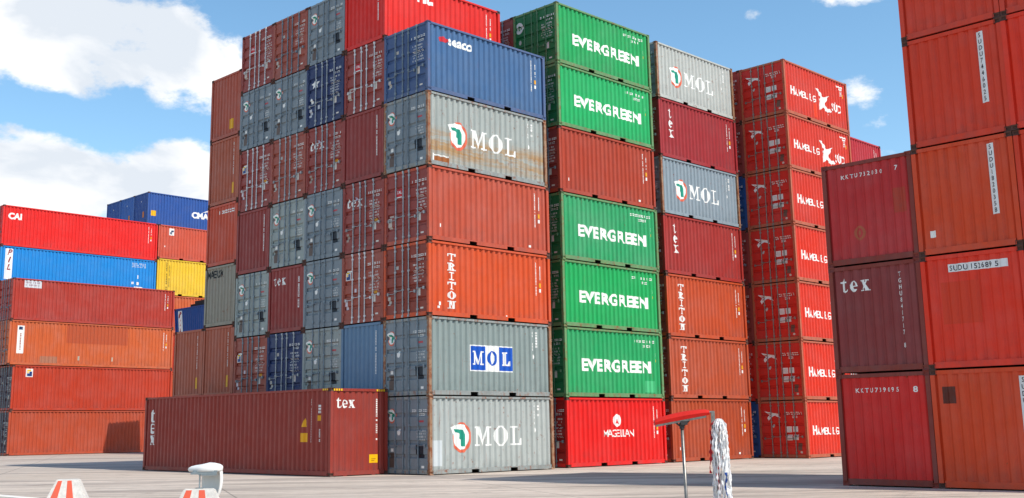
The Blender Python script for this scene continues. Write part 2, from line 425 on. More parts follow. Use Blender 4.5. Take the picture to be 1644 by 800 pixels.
def side_art(kind, L=6.058, H=2.591, W=2.438):
    s = surf('side', L, W, H)
    def make():
        if kind == 'mol':
            return gator(1.46, 1.22, .43)+[seg(W_(.2), 'lettering', serif('MOL', 2.08, .90, .66, .24, 1.0))]
        if kind == 'molbox':
            u0, u1, z0, z1 = 1.95, 4.05, .83, 1.72; t = (u1-u0)/3
            sh = serif('MOL', u0+.12, z0+.22, .46, .20, 1.05)
            def M(U, Z): return serif('M', u0+.10, z0+.22, .46, 0, .95)[0](U, Z)
            def O(U, Z): return serif('O', u0+t+.13, z0+.22, .48, 0, .92)[0](U, Z)
            def Lf(U, Z): return serif('L', u0+2*t+.15, z0+.22, .46, 0, 1.0)[0](U, Z)
            blue = decal_mat('0d50b4', .2)
            return [('emblem', W_(.1), rects_bm([(u0, z0, u1, z1)]), 0), ('emblem', blue, rects_bm([(u0+.04, z0+.04, u0+t, z1-.04), (u0+2*t, z0+.04, u1-.04, z1-.04)]), .002),
                    ('lettering', W_(.1), mask_bm(lambda U, Z: M(U, Z)|Lf(U, Z), u0, z0, u1, z1), .005), ('lettering', blue, mask_bm(O, u0, z0, u1, z1), .005)]
        if kind == 'evergreen': return [('lettering', W_(.12), text_bm('EVERGREEN', .96, 1.0, .44, 1.24, .044, spacing=1.10), 0)]
        if kind == 'triton': return [seg(W_(.2), 'lettering', serif('TRITON', .92, 1.94, .27, stack=True, wide=1.30, lh=1.22))]
        if kind == 'tex_stack': return [seg(W_(.2), 'lettering', serif('tex', .72, 1.80, .44, stack=True, wide=.98, lh=.98))]
        if kind == 'seaco':
            red = lambda U, Z: ell(U, Z, .78, 2.05, .24, .10)
            return [('emblem', decal_mat('c02a35'), mask_bm(red, .5, 1.9, 1.1, 2.2), 0), ('lettering', W_(.1), text_bm('seaco', 1.0, 1.90, .36, 1.0, .035, spacing=1.06), 0)]
        if kind == 'hamburg':
            bird = lambda U, Z: in_poly(U, Z, [(2.82,1.80),(3.05,1.74),(3.45,1.42),(4.0,1.60),(3.60,1.14),(3.95,.62),(3.40,.92),(3.02,.70),(3.14,1.2)])&~in_poly(U, Z, [(2.90,1.66),(3.18,1.40),(3.12,1.28)])|ell(U, Z, 3.98, .86, .24, .09)
            return [('lettering', W_(.12), text_bm('H', .60, 1.04, .42, .95, .025), 0), ('lettering', W_(.12), text_bm('AMBURG', .95, 1.04, .33, 1.0, .014, spacing=1.10), 0),
                    ('emblem', W_(.12), mask_bm(lambda U, Z: bird(U-.20, Z), 2.8, .5, 4.6, 2.0), .003), ('lettering', W_(.12), text_bm('SÜD', 4.42, .92, .40, .92, .022), 0)]
        if kind == 'magellan':
            disc = lambda U, Z: ell(U, Z, 2.98, 1.72, .21, .25)&~in_poly(U, Z, [(2.98, 1.90), (3.10, 1.58), (3.0, 1.62), (2.96, 1.62), (2.86, 1.58)])
            return [('emblem', W_(.1), mask_bm(disc, 2.7, 1.4, 3.3, 2.0), 0), ('lettering', W_(.1), text_bm('MAGELLAN', 2.15, 1.10, .28, .90, .012, spacing=1.05), 0)]
        if kind == 'cai': return [('lettering', W_(.1), text_bm('CAI', .40, 1.95, .42, 1.05, .05), 0)]
        if kind == 'pil':
            return [('emblem', W_(.1), rects_bm([(.38, .25, .92, H-.2)]), 0), ('lettering', decal_mat('8c1f2c'), text_bm('PIL', .63, H-.70, .45, .9, .03, stack=True, spacing=.95, shear=.3), .003)]
        if kind == 'cma': 
            arc = lambda U, Z: in_poly(U, Z, [(5.1,1.72),(5.6,1.95),(6.6,2.08),(6.6,2.0),(5.7,1.84)])
            return [('lettering', W_(.1), text_bm('CMA', 4.1, 1.18, .50, 1.05, .05), 0), ('emblem', W_(.1), mask_bm(arc, 5, 1.6, 6.0, 2.2), 0),
                    ('yellow_sticker', decal_mat('e2b11a'), rects_bm([(.30, .9, .75, 1.35)]), 0)]
        if kind == 'redcap':     # only the feet of the letters stay inside the photograph
            return [('lettering', W_(.1), text_bm('HL', 1.60, 1.92, .55, .9, .05), 0)]
        if kind == 'tex40':
            hz = []
            for b0 in (.12, L-.42): hz += [(b0+i*.10, H-.062, b0+i*.10+.05, H-.022) for i in range(3)]
            warn = lambda U, Z: in_poly(U, Z, [(L-1.65, 1.62), (L-1.48, 1.92), (L-1.32, 1.62)])
            return [seg(W_(.2), 'lettering', serif('tex', .42, 1.90, .50, stack=True, wide=.95, lh=.90)),
                    ('number_marking', W_(), rects_bm(vcode(random.Random(3), L-1.15, H-.35, H-1.75, .07, .95)+vcode(random.Random(4), L-.72, H-.55, H-.78, .09, 1)+vcode(random.Random(9), L-.70, H-1.35, H-1.75, .04, .9)), 0),
                    ('yellow_sticker', decal_mat('e0a010'), mask_bm(warn, L-1.7, 1.6, L-1.3, 1.95), 0),
                    ('yellow_sticker', decal_mat('e0a010'), rects_bm([(L-1.75, 1.12, L-1.28, 1.42), (L-.74, 1.82, L-.60, 2.0)]), 0)]
        if kind == 'patch40':
            return [('sticker', decal_mat('c9ccd0'), rects_bm([(.78, H-.62, 2.0, H-.12)]), 0), ('sticker', decal_mat('8a4a5a'), rects_bm(scribble(random.Random(5), .9, H-.32, .95, 2, .10, .08, 1.)), .002)]
        if kind == 'florens':
            return [('sticker', W_(.2), rects_bm([(.55, .75, 1.02, H-.35)]), 0), ('number_marking', decal_mat('22345c'), rects_bm([(.66, H-.62, .92, H-.42)]), .002),
                    ('number_marking', decal_mat('9a4a30'), rects_bm(vcode(random.Random(8), .74, H-.85, .95, .09, 1)), .002),
                    ('patch', decal_mat('b4b0a0'), rects_bm([(4.9, .42, 5.0, .70), (7.4, .42, 7.5, .70)]), 0),
                    ('patch', decal_mat('b05030', .6), rects_bm([(4.0, 1.55, 8.6, H-.12)]), -.0015),
                    ('patch', decal_mat('a87058', .6), rects_bm([(2.2, .15, 3.4, .62)]), 0)]
        if kind == 'caimark':
            return [('sticker', W_(.1), rects_bm([(.95, H-.75, 1.45, H-.22)]), 0), ('emblem', decal_mat('1e3d78'), rects_bm([(1.02, H-.70, 1.38, H-.52), (1.2, H-.52, 1.38, H-.40)]), .002),
                    ('emblem', decal_mat('e6b41e'), rects_bm([(1.02, H-.38, 1.30, H-.28), (1.02, H-.50, 1.16, H-.40)]), .002)]
        if kind == 'salmon': return [('sticker', W_(.1), rects_bm([(.95, H-.75, 1.4, H-.22)]), 0), ('emblem', decal_mat('3a4a6a'), rects_bm([(1.02, H-.68, 1.2, H-.5), (1.1, H-.5, 1.34, H-.36)]), .002),
                    ('sticker', W_(.2), rects_bm([(.55, .9, .65, 1.0)]), 0)]
        if kind == 'yellow': return [('number_marking', decal_mat('5a4a20', .5), rects_bm(vcode(random.Random(11), .80, H-.25, .25, .12, .95)+vcode(random.Random(12), 1.05, H-.45, .5, .09, .9)), 0)]
        if kind == 'pilmarks': return [('number_marking', W_(), rects_bm(scribble(random.Random(13), L-2.0, H-.45, 1.1, 3, .09, .05)+[(L-1.55, 1.2, L-1.45, 1.5), (L-2.0, .7, L-1.85, .9), (L-1.6, .65, L-1.4, .9), (L-1.8, .22, L-1.1, .5)]), 0)]
        if kind == 'stickers': return [('sticker', W_(.2), rects_bm([(.52, .48, .60, .60), (4.95, .22, 5.08, .30)]), 0)]
        if kind == 'stickers2': return [('sticker', W_(.2), rects_bm([(.48, .38, .60, .50), (.44, .28, .52, .36), (3.7, .14, 3.82, .22)]), 0)]
        if kind == 'repair': return [('patch', decal_mat('c2c8ca', .2), rects_bm([(.10, .28, .62, 1.12)]), 0)]
        if kind == 'scrape': return [('patch', W_(.6), rects_bm([(.24, .10, .30, .42), (.35, .12, 1.05, .16), (.32, .36, 1.0, .40)]), 0), ('patch', decal_mat('9a5a2a'), rects_bm([(.36, .18, 1.02, .34)]), 0)]
        if kind == 'orangepatch': return [('patch', decal_mat('e0401a', .1), rects_bm([(2.65, .28, 3.0, .95)]), 0)]
        if kind == 'greenpatch': return [('patch', decal_mat('48b478', .3), rects_bm([(4.9, .22, 5.5, .68)]), 0)]
        return []
    return decal('art_'+kind, s, make)
def end_art(kind, L=6.058, H=2.591, W=2.438):
    s = surf('end', L, W, H)
    def lab(seq, u, ztop, h=.105, w=.15, step=.145):    # white strip, dark characters one under another
        n = len(seq)
        return [('number_marking', decal_mat('dcdcdc', .3), rects_bm([(u-.015, ztop-n*step-.02, u+w, ztop+.02)]), 0),
                ('number_marking', decal_mat('26222a'), text_bm(seq, u+.065, ztop-.115, h, 1., .01, stack=True, spacing=step/.145*1.0), .003)]
    def make():
        if kind == 'tex': return [seg(W_(.15), 'lettering', serif('tex', .30, H-.70, .36, .14, 1.02)), ('number_marking', W_(), rects_bm(vcode(random.Random(2), W-.42, H-.4, .95, .05, .9)), 0)]
        if kind == 'texnum': return [seg(W_(.15), 'lettering', serif('tex', .30, H-.64, .34, .22, .95)), ('number_marking', W_(), text_bm('TGHU841717 8', 1.88, H-.38, .11, .9, .01, stack=True, spacing=.99), 0)]
        if kind == 'kktu': return [('number_marking', W_(), text_bm('KKTU732030', .52, H-.41, .105, .9, .012, spacing=1.65), 0), ('number_marking', W_(), text_bm('7', 1.98, H-.40, .12, .9, .012), 0),
                                   ('patch', decal_mat('a8563a', .6), mask_bm(lambda U, Z: ell(U, Z, .93, .78, .15, .18)&~ell(U, Z, .93, .78, .09, .12)|ell(U, Z, .93, .78, .04, .06), .7, .5, 1.2, 1.0), 0),
                                   ('patch', decal_mat('a83a28', .5), rects_bm([(1.88, 1.15, 2.22, 1.75)]), 0)]
        if kind == 'kktu2': return [('number_marking', W_(), text_bm('KKTU739095', .50, H-.45, .105, .9, .012, spacing=1.65), 0), ('number_marking', W_(), text_bm('8', 2.0, H-.47, .13, 1.1, .03), 0)]
        if kind == 'sudu_a': return lab('SUDU7446025', 1.84, H-.22)
        if kind == 'sudu_b': return lab('SUDU1820358', 1.84, H-.20) + [('sticker', W_(.3), rects_bm([(.30, .42, .44, .58)]), 0)]
        if kind == 'sudu_c': return [('number_marking', decal_mat('dcdcdc', .3), rects_bm([(.66, H-.42, 2.05, H-.24)]), 0), ('number_marking', decal_mat('26222a'), text_bm('SUDU 152689 5', .70, H-.39, .12, .85, .012, spacing=1.22), .003),
                                     ('patch', decal_mat('d03a1e', .2), rects_bm([(.45, 1.0, 1.35, 1.95)]), 0)]
        if kind == 'sudu_d': return lab('SUDU2380611', 2.05, H-.22) + [('patch', decal_mat('5a2418', .6), rects_bm([(.26, H-.75, .56, H-.38)]), 0)]
        if kind == 'num': return [('number_marking', W_(), rects_bm(vcode(random.Random(21), W-.45, H-.3, .8, .045, .92)), 0)]
        if kind == 'old': return [('number_marking', W_(), rects_bm(scribble(random.Random(6), .95, H-.42, 1.2, 1, .14, 0, .9, .9)), 0)]
        if kind == 'yel': return [('yellow_sticker', decal_mat('d8a018'), rects_bm([(W-.62, .38, W-.42, .85)]), 0), ('number_marking', W_(), rects_bm(vcode(random.Random(22), W-.50, H-.3, 1.2, .04, .9)), 0)]
        if kind == 'yel2': return [('yellow_sticker', decal_mat('d8a018'), rects_bm([(W-.90, .35, W-.62, .80)]), 0)]
        if kind == 'maersk': return [('lettering', decal_mat('16181c', .2), text_bm('MAERSK', .14, H-.50, .32, .80, .03), 0)]
        if kind == 'tex_end':
            hz = []
            return [seg(W_(.1), 'lettering', serif('tex', .26, H-.66, .34, .14, 1.0)), ('number_marking', W_(), rects_bm(vcode(random.Random(31), W-.50, H-.35, H-1.7, .06, .95)), 0),
                    ('yellow_sticker', decal_mat('eab308', .15), rects_bm([(W-.78, .40, W-.42, .68)]), 0), ('number_marking', decal_mat('7a5a10'), rects_bm([(W-.70, .52, W-.5, .54), (W-.7, .46, W-.55, .48)]), .002)]
        if kind == 'cmaend': return [('sticker', W_(.1), rects_bm([(1.1, H-.75, 1.25, H-.66)]), 0), ('yellow_sticker', decal_mat('c87a20'), rects_bm([(W-.95, .8, W-.7, 1.3)]), 0)]
        return []
    return decal('end_'+kind, s, make)
def door_art(kind, L=6.058, H=2.591, W=2.438):
    """list of (leaf index, decals)"""
    s = surf('door', L, W, H); rnd = random.Random('door'+kind)
    fam = kind.split('_')[0]
    def left():
        if fam == 'mol':
            st = [('sticker', W_(.2), rects_bm([(.38, .75, .52, .88)]), 0), ('patch', decal_mat('5a4a44', .6), rects_bm([(.30, .22, .55, .72)]), 0)]
            return gator(.42, 1.96, .21) + [('emblem', W_(.3), mask_bm(lambda U, Z: ell(U, Z, .80, 1.40, .085, .11), .6, 1.2, 1., 1.6), 0)] + (st if not kind.endswith('b') else [])
        if fam == 'ham':
            bird = lambda U, Z: (in_poly(U, Z, [(.30,2.12),(.62,2.06),(.95,2.0),(1.12,1.80),(.82,1.92),(.70,1.88),(.48,1.70),(.42,1.82),(.52,1.94)])&~in_poly(U, Z, [(.42,2.05),(.62,2.0),(.55,1.96)])&~in_poly(U, Z, [(.52,1.84),(.62,1.88),(.56,1.92)]))
            return [('emblem', W_(.2), mask_bm(bird, .2, 1.6, 1.2, 2.2), 0), ('sticker', decal_mat('b8b4ae', .4), mask_bm(lambda U, Z: ell(U, Z, .72, 1.45, .06, .08), .6, 1.3, .9, 1.6), 0)]
        if fam == 'tal': return [('sticker', decal_mat('c0202c', .2), rects_bm([(.62, 1.70, .94, 1.98)]), 0), ('lettering', W_(.1), text_bm('TAL', .66, 1.80, .12, .95, .015), .002), ('sticker', W_(.2), rects_bm([(.62, 1.66, .94, 1.695)]), 0),
                                 ('sticker', decal_mat('b9aea6', .4), rects_bm([(.20, .62, .40, .98), (.22, 1.02, .44, 1.08)]), 0)]
        if fam == 'tex': return [seg(W_(.1), 'lettering', serif('tex', .20, 1.70, .36, .20, 1.1)), ('sticker', decal_mat('9a8a80', .4), rects_bm([(.22, .45, .36, .75)]), 0), ('sticker', decal_mat('b8b0c8', .4), rects_bm([(.7, 1.95, .82, 2.05)]), 0)]
        if fam == 'cai': return [('sticker', W_(.1), rects_bm([(.22, 1.62, .50, 1.98)]), 0), ('emblem', decal_mat('1e3d78'), rects_bm([(.25, 1.64, .47, 1.76), (.36, 1.76, .47, 1.86)]), .002), ('emblem', decal_mat('e6b41e'), rects_bm([(.25, 1.86, .44, 1.93), (.25, 1.77, .34, 1.83)]), .002),
                                 ('sticker', decal_mat('c8c0c8', .3), rects_bm([(.74, 1.15, .86, 1.28), (.2, .55, .34, .9)]), 0)]
        if fam == 'navy':
            st = lambda U, Z: in_poly(U, Z, [(.30, 1.8), (.5, 1.86), (.56, 2.0), (.66, 1.86), (.86, 1.84), (.7, 1.74), (.74, 1.6), (.56, 1.68), (.4, 1.6), (.44, 1.74)])
            return [('emblem', W_(.3), mask_bm(st, .2, 1.5, 1, 2.1), 0), ('sticker', W_(.3), mask_bm(lambda U, Z: ell(U, Z, .32, 1.1, .08, .12), .2, .9, .5, 1.3), 0), ('sticker', decal_mat('b8bcc4', .3), rects_bm([(.2, .45, .36, .78), (.75, .7, .88, .86)]), 0)]
        if fam == 'green':
            ring = lambda U, Z: ell(U, Z, .32, 1.98, .22, .25)&~(ell(U, Z, .32, 1.98, .09, .11)&~ell(U, Z, .32, 1.98, .03, .05))
            return [('emblem', decal_mat('cfd6cf', .3), mask_bm(ring, .0, 1.7, .6, 2.3), 0), ('sticker', decal_mat('b0b8ae', .3), mask_bm(lambda U, Z: ell(U, Z, .36, 1.34, .07, .1), .2, 1.2, .5, 1.5), 0)]
        return [('sticker', decal_mat('b0aca6', .4), rects_bm([(.22, .5, .36, .8), (.66, 1.72, .80, 1.84)]), 0)]
    def right():
        a = 1.46
        if fam == 'ham':
            labs = [(1.40, 1.16, 1.66, 1.42), (1.72, 1.18, 1.97, 1.42), (1.40, .80, 1.66, 1.05), (1.72, .82, 1.97, 1.05)]
            lines = [(x0+.02, z0+k*.055+.03, x1-.03, z0+k*.055+.042) for x0, z0, x1, z1 in labs for k in range(4)]
            return [('number_marking', decal_mat('d6d2cc', .3), rects_bm(scribble(rnd, 1.40, 1.95, .80, 1, .12, 0, .8, 1)+scribble(rnd, 1.72, 1.80, .25, 1, .10, 0, .8, 1)), 0),
                    ('sticker', decal_mat('dcdad6', .25), rects_bm(labs), 0), ('sticker', decal_mat('8a8686'), rects_bm(lines), .002),
                    ('sticker', decal_mat('6a4a40', .5), rects_bm([(1.92, .35, 2.12, .68)]), 0), ('sticker', decal_mat('c0b4a8', .4), mask_bm(lambda U, Z: ell(U, Z, 2.08, .27, .06, .05), 2, .2, 2.2, .35), 0)]
        out = [('number_marking', W_(.75), rects_bm(scribble(rnd, a+.05, 2.06, .78, 1, .085, 0, .8, .9)+scribble(rnd, a+.35, 1.93, .3, 1, .085, 0, .8, .9)), 0)]
        if fam == 'mol':
            out += [('number_marking', decal_mat('b8404a', .5), rects_bm([(1.86, 1.72, 2.1, 1.78)]), 0), ('number_marking', W_(.5), rects_bm(scribble(rnd, 1.75, 1.42, .42, 4, .05, .05, .8, .8)), 0),
                    ('patch', decal_mat('1c2430', .3), rects_bm([(1.70, .55, 2.08, .98)]), 0), ('sticker', W_(.2), rects_bm([(1.98, .22, 2.12, .30)]), 0)]
        else:
            out += [('number_marking', W_(.75), rects_bm(scribble(rnd, 1.72 if fam == 'tal' else 1.58, 1.76, .55, rnd.choice((6, 7, 8)), .055, .055, .8, .8)), 0),
                    ('sticker', decal_mat('cfc8c0', .3), rects_bm([(1.80, .72, 1.97, .98), (1.96, .26, 2.12, .32)]), 0)]
            if fam in ('tex', 'cai'): out += [('yellow_sticker', decal_mat('d89820'), rects_bm([(1.82, 1.02, 2.0, 1.12)]), 0)]
        return out
    return [decal('doorL_'+kind, s, left), decal('doorR_'+kind, s, right)]

# ------------------------------------------------------------------ container parts
PARTS = {}
def castings(L, W, H):
    me = MB(); a, b, c = .178, .162, .118
    # one casting with oval pits on its outer faces, at the origin corner (x>=0, y>=0, z>=0)
    bm = bmesh.new(); bmesh.ops.create_cube(bm, size=1)
    for v in bm.verts: v.co = Vector(((v.co.x+.5)*a-.003, (v.co.y+.5)*b-.003, (v.co.z+.5)*c))
    outer = [f for f in bm.faces if f.normal.x < -.5 or f.normal.y < -.5 or abs(f.normal.z) > .5]
    for f in outer:
        r = bmesh.ops.inset_individual(bm, faces=[f], thickness=.030)
        n = f.normal.copy()
        bmesh.ops.translate(bm, verts=f.verts, vec=-n*.035)
    m = bpy.data.meshes.new('corner_casting'); bm.to_mesh(m); bm.free(); m.materials.append(None); return m
def parts(L, W, H, pockets):
    k = (L, W, H, pockets)
    if k in PARTS: return PARTS[k]
    P = {}
    s = surf('side', L, W, H); e = surf('end', L, W, H)
    def sheet(S, z0, z1, name):
        mb = MB(); u = list(S.bx)
        for a, b in zip(u, u[1:]): mb.quad(S.pt(a, z0), S.pt(b, z0), S.pt(b, z1), S.pt(a, z1))
        return mb.mesh(name)
    P['side'] = sheet(s, .14, H-.05, 'side_panel'); P['end'] = sheet(e, .14, H-.05, 'end_panel')
    # frame: posts, rails at the top and the bottom
    f = MB(); q = .118
    pm_ = MB(); pm_.box(0, 0, q-.004, .12, .11, H-q+.004); P['post'] = pm_.mesh('corner_post')
    for y0, y1 in ((.004, .07), (W-.07, W-.004)):
        f.box(.15, y0, H-.085, L-.15, y1, H-.014)
    for x0, x1 in ((.006, .08), (L-.08, L-.006)):
        f.box(x0, .14, H-.105, x1, W-.14, H-.016); f.box(x0, .14, .028, x1, W-.14, .165)
    if pockets:
        c = L/2; g = [(.15, c-1.12), (c-.76, c+.76), (c+1.12, L-.15)]
    else: g = [(.15, L-.15)]
    for y0, y1 in ((.008, .05), (W-.05, W-.008)):
        for a, b in g: f.box(a, y0, .03, b, y1, .135)
        f.box(.15, y0+.003, .136, L-.15, y1+.01, .172)
    P['frame'] = f.mesh('frame')
    fl = MB()
    for a, b in g: fl.box(a+.02, .10, .05, b-.02, W-.10, .15)
    fl.box(.1, .09, .151, L-.1, W-.09, .175); P['floor'] = fl.mesh('floor')
    r = MB(); n = max(2, round((L-.3)/.42)); p = (L-.24)/n
    for i in range(n):
        x = .12+i*p; r.box(x, .075, H-.05, x+p*.5, W-.075, H-.026); r.box(x+p*.5, .075, H-.05, x+p, W-.075, H-.040)
    P['roof'] = r.mesh('roof')
    # doors
    d = surf('door', L, W, H); mid = W/2
    for nm, (u0, u1) in (('doorL', (.115, mid-.008)), ('doorR', (mid+.008, W-.115))):
        mb = MB(); z = list(d.bx)
        for a, b in zip(z, z[1:]): mb.quad(d.pt(u0+.05, a), d.pt(u1-.05, a), d.pt(u1-.05, b), d.pt(u0+.05, b))
        for a, b in ((u0, u0+.05), (u1-.05, u1)): mb.box(.022, W-b, .17, .07, W-a, H-.11)
        mb.box(.022, W-u1, H-.14, .07, W-u0, H-.111)
        P[nm] = mb.mesh('door')
        hg = MB()
        hu = u0-.03 if nm == 'doorL' else u1-.05
        hg.box(.018, W-hu-.05, .3, .028, W-hu-.03, H-.3)
        for zz in (.35, .85, 1.35, 1.85, 2.25): hg.box(-.004, W-hu-.08, zz, .03, W-hu, zz+.07)
        P[nm+'_hinge'] = hg.mesh('hinge')
        for j, bu in enumerate(((.34, .80) if nm == 'doorL' else (mid+.15+.0, mid+.62))):
            if nm == 'doorL': bu = (.64, 1.05)[j]
            bar = MB(); y = W-bu; bar.tube((-.002, y, .06), (-.002, y, H-.04), .021, 8)
            for zz in (.06, .22, .95, 1.6, H-.25, H-.11): bar.box(-.012, y-.045, zz, .03, y+.045, zz+.06)
            bar.box(-.03, y-.035, .03, .012, y+.035, .10); bar.box(-.03, y-.035, H-.09, .012, y+.035, H-.02)
            P[nm+'_bar%d' % j] = bar.mesh('locking_bar')
            hd = MB(); sg = -1 if nm == 'doorL' else 1
            zz = .98 if j else .90
            hd.path([(-.02, y, zz), (-.045, y-sg*.06, zz-.03), (-.045, y-sg*.34, zz-.02)], .012, 6)
            hd.box(-.05, y-sg*.36-.03, zz-.07, .01, y-sg*.36+.03, zz+.03)
            P[nm+'_handle%d' % j] = hd.mesh('handle')
    gk = MB(); gk.box(.040, mid-.012, .17, .06, mid+.012, H-.12); gk.box(.045, .108, .150, .075, W-.108, .172); gk.box(.045, .108, H-.114, .075, W-.108, H-.10); gk.box(.045, .100, .15, .075, .118, H-.1); gk.box(.045, W-.118, .15, .075, W-.100, H-.1); P['gasket'] = gk.mesh('gasket')
    P['casting'] = castings(L, W, H)
    PARTS[k] = P; return P
DIM = {'20': (6.058, 2.438, 2.591, True), '40': (12.192, 2.438, 2.591, False), '40h': (12.192, 2.438, 2.896, False), '20h': (6.058, 2.438, 2.896, True)}
GALV = lambda: plain('a8acb0', .45, .35, .2, name='galvanised_bar')
def container(size, X, Y, Z, sx, sy, sz, a, paintm, framem=None, railm=None, front='door', doorm=None, bars=None, side=(), end=(), doors=None, label='', group=None, rust=.35, rooty=0., simple=False, open_top=False, bigdents=0):
    L, W, H, pk = DIM[size]; P = parts(L, W, H, pk)
    root = bpy.data.objects.new('shipping_container', None); COL.objects.link(root); root.empty_display_size = .3
    root.location = (X, Y, Z); root.rotation_euler = (0, rooty, a); root.scale = (sx, sy, sz)
    tag(root, label, 'shipping container', group)
    framem = framem or paintm; doorm = doorm or paintm
    cast = plain('5e4038', .75, 0, .35, name='rusty_casting') if framem is paintm else framem
    link('frame', P['frame'], railm or framem, root)
    dark = plain('241f1d', .9, 0, .2, name='underside')
    link('floor', P['floor'], dark, root)
    if not open_top: link('roof', P['roof'], paintm, root)
    sp = link('side_panel', P['side'], paintm, root)
    link('side_panel', P['side'], paintm, root, (L, W, 0), math.pi)
    flip = front != 'door'
    def end_xf(near): return ((0, 0, 0), 0.) if near else ((L, W, 0), math.pi)
    eloc, erot = end_xf(flip) ; dloc, drot = end_xf(not flip)
    if front == 'far': (eloc, erot), (dloc, drot) = end_xf(False), end_xf(True)
    ep = link('end_panel', P['end'], paintm, root, eloc, erot)
    for nm, mat, me in end: link(nm, me, mat, ep)
    for lst in side:
        for nm, mat, me in lst: link(nm, me, mat, sp)
    for i, nm in enumerate(('doorL', 'doorR')):
        d = link('door', P[nm], doorm, root, dloc, drot)
        if simple: continue
        link('hinge', P[nm+'_hinge'], doorm, d)
        for j in range(2):
            link('locking_bar', P[nm+'_bar%d' % j], bars or BARD, d); link('handle', P[nm+'_handle%d' % j], bars or BARD, d)
        if doors:
            for dn, mat, me in doors[i]: link(dn, me, mat, d)
    if not simple: link('gasket', P['gasket'], plain('1b1b1d', .8, name='rubber'), root, dloc, drot)
    for (x, fx) in ((0, 1), (L, -1)):
        for (y, fy) in ((0, 1), (W, -1)):
            c = link('corner_post', P['post'], framem, root, (x, y, 0)); c.scale = (fx, fy, 1)
            for (z, fz) in ((0, 1), (H, -1)):
                c = link('corner_casting', P['casting'], cast, root, (x, y, z)); c.scale = (fx, fy, fz)
    return root

# ------------------------------------------------------------------ ground
def make_ground():
    m, b = base_mat('yard_concrete', .85); nt = m.node_tree; N = nt.nodes; L = nt.links
    noise, ramp, mix, mul, add = node_helpers(nt); tc = N.new('ShaderNodeTexCoord'); v = tc.outputs['Object']
    mp = N.new('ShaderNodeMapping'); mp.inputs['Rotation'].default_value = (0, 0, R(38)); L.new(v, mp.inputs[0]); v2 = mp.outputs[0]
    cc = mix(ramp(noise(v, .12, 5, .6), .35, .65), srgb('bcae a0'.replace(' ', '')), srgb('cdbfb2'))
    cc = mix(mul(ramp(noise(v, 3, 8, .75), .42, .7), .5), cc, srgb('a09286'))
    for ms, s_, lo, hi, am, col in (((.045, .5, 1), 1, .50, .60, .45, '8f8780'), ((.07, 1.6, 1), 1, .53, .64, .65, '706761'), ((.05, .9, 1), 1, .54, .68, .6, '7b7069'), ((.03, .22, 1), 1, .52, .58, .5, '857b74'), ((.10, 5, 1), 1, .60, .70, .5, '6c6560')):
        cc = mix(mul(ramp(noise(v2, s_, 6, .62, ms), lo, hi), am), cc, srgb(col))
    cc = mix(mul(ramp(noise(v2, 1, 7, .7, (.25, .9, 1)), .5, .72), .5), cc, srgb('8c8077'))
    for rot in (-20,):
        m3 = N.new('ShaderNodeMapping'); m3.inputs['Rotation'].default_value = (0, 0, R(rot)); L.new(v, m3.inputs[0])
        cc = mix(mul(ramp(noise(m3.outputs[0], 1, 5, .6, (.06, 2.6, 1)), .60, .72), .4), cc, srgb('766e69'))
    cc = mix(mul(ramp(noise(v, .8, 7, .72), .58, .68), .5), cc, srgb('6c625b'))    # oil spots
    br = N.new('ShaderNodeTexBrick'); br.inputs['Scale'].default_value = 1; br.inputs['Brick Width'].default_value = 7; br.inputs['Row Height'].default_value = 7
    br.inputs['Mortar Size'].default_value = .025; br.offset = 0; br.inputs['Color1'].default_value = br.inputs['Color2'].default_value = (0, 0, 0, 1); br.inputs['Mortar'].default_value = (1, 1, 1, 1)
    m4 = N.new('ShaderNodeMapping'); m4.inputs['Rotation'].default_value = (0, 0, R(27)); L.new(v, m4.inputs[0]); L.new(m4.outputs[0], br.inputs[0])
    cc = mix(mul(br.outputs[0], .55), cc, srgb('5b544f'))
    L.new(cc, b.inputs['Base Color'])
    bp = N.new('ShaderNodeBump'); bp.inputs['Strength'].default_value = .3; bp.inputs['Distance'].default_value = .02
    L.new(noise(v, 9, 8, .7), bp.inputs['Height']); L.new(bp.outputs[0], b.inputs['Normal'])
    mb = MB(); mb.quad((-3000, -3000, 0), (3000, -3000, 0), (3000, 3000, 0), (-3000, 3000, 0))
    o = link('ground', mb.mesh('ground'), m); o['kind'] = 'structure'
    ln = MB(); ln.box(-13.75, -1.9, 0.0, -13.42, 1.9, .004)
    l = link('painted_line', ln.mesh('painted_line'), decal_mat('e2dfd6', .5)); l['kind'] = 'structure'; l.location.z = .0015
make_ground()

# ------------------------------------------------------------------ paints
RED = dict(
 mol=('8f9ea2', .55, .5), mol_dark=('7d8b90', .5, .5), molshade=('5a6e86', .35, .4), molband=('93a0a2', .9, .6),
)
def pm(col, rust=.2, fade=.4, **k): return paint(col, rust, fade, **k)
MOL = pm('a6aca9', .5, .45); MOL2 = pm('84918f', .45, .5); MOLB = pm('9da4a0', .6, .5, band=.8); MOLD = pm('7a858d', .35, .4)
MOLD2 = pm('909a98', .5, .6); MFR = pm('9a7c62', 1.5, .6); MRL = pm('8d9391', .9, .6)
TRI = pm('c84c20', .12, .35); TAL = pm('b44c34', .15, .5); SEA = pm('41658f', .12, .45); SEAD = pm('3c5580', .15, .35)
MAR = pm('8e3c36', .2, .3); MAR2 = pm('8c3632', .15, .3); MAR3 = pm('984a3c', .3, .4); BRN = pm('8a3a2a', .3, .4); NAVY = pm('22335f', .15, .3)
BLUEEND = pm('5f7f9c', .15, .3)
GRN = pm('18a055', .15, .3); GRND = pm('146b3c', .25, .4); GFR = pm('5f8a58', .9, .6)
RBR = pm('a33a22', .15, .35); TEXR = pm('9a2a24', .1, .3); ORB = pm('a5421f', .2, .4)
MAG = pm('d3120d', .05, .2); HAM = pm('d02e14', .12, .35); HAMD = pm('c8281c', .15, .3); HFR = pm('b0583c', .8, .5)
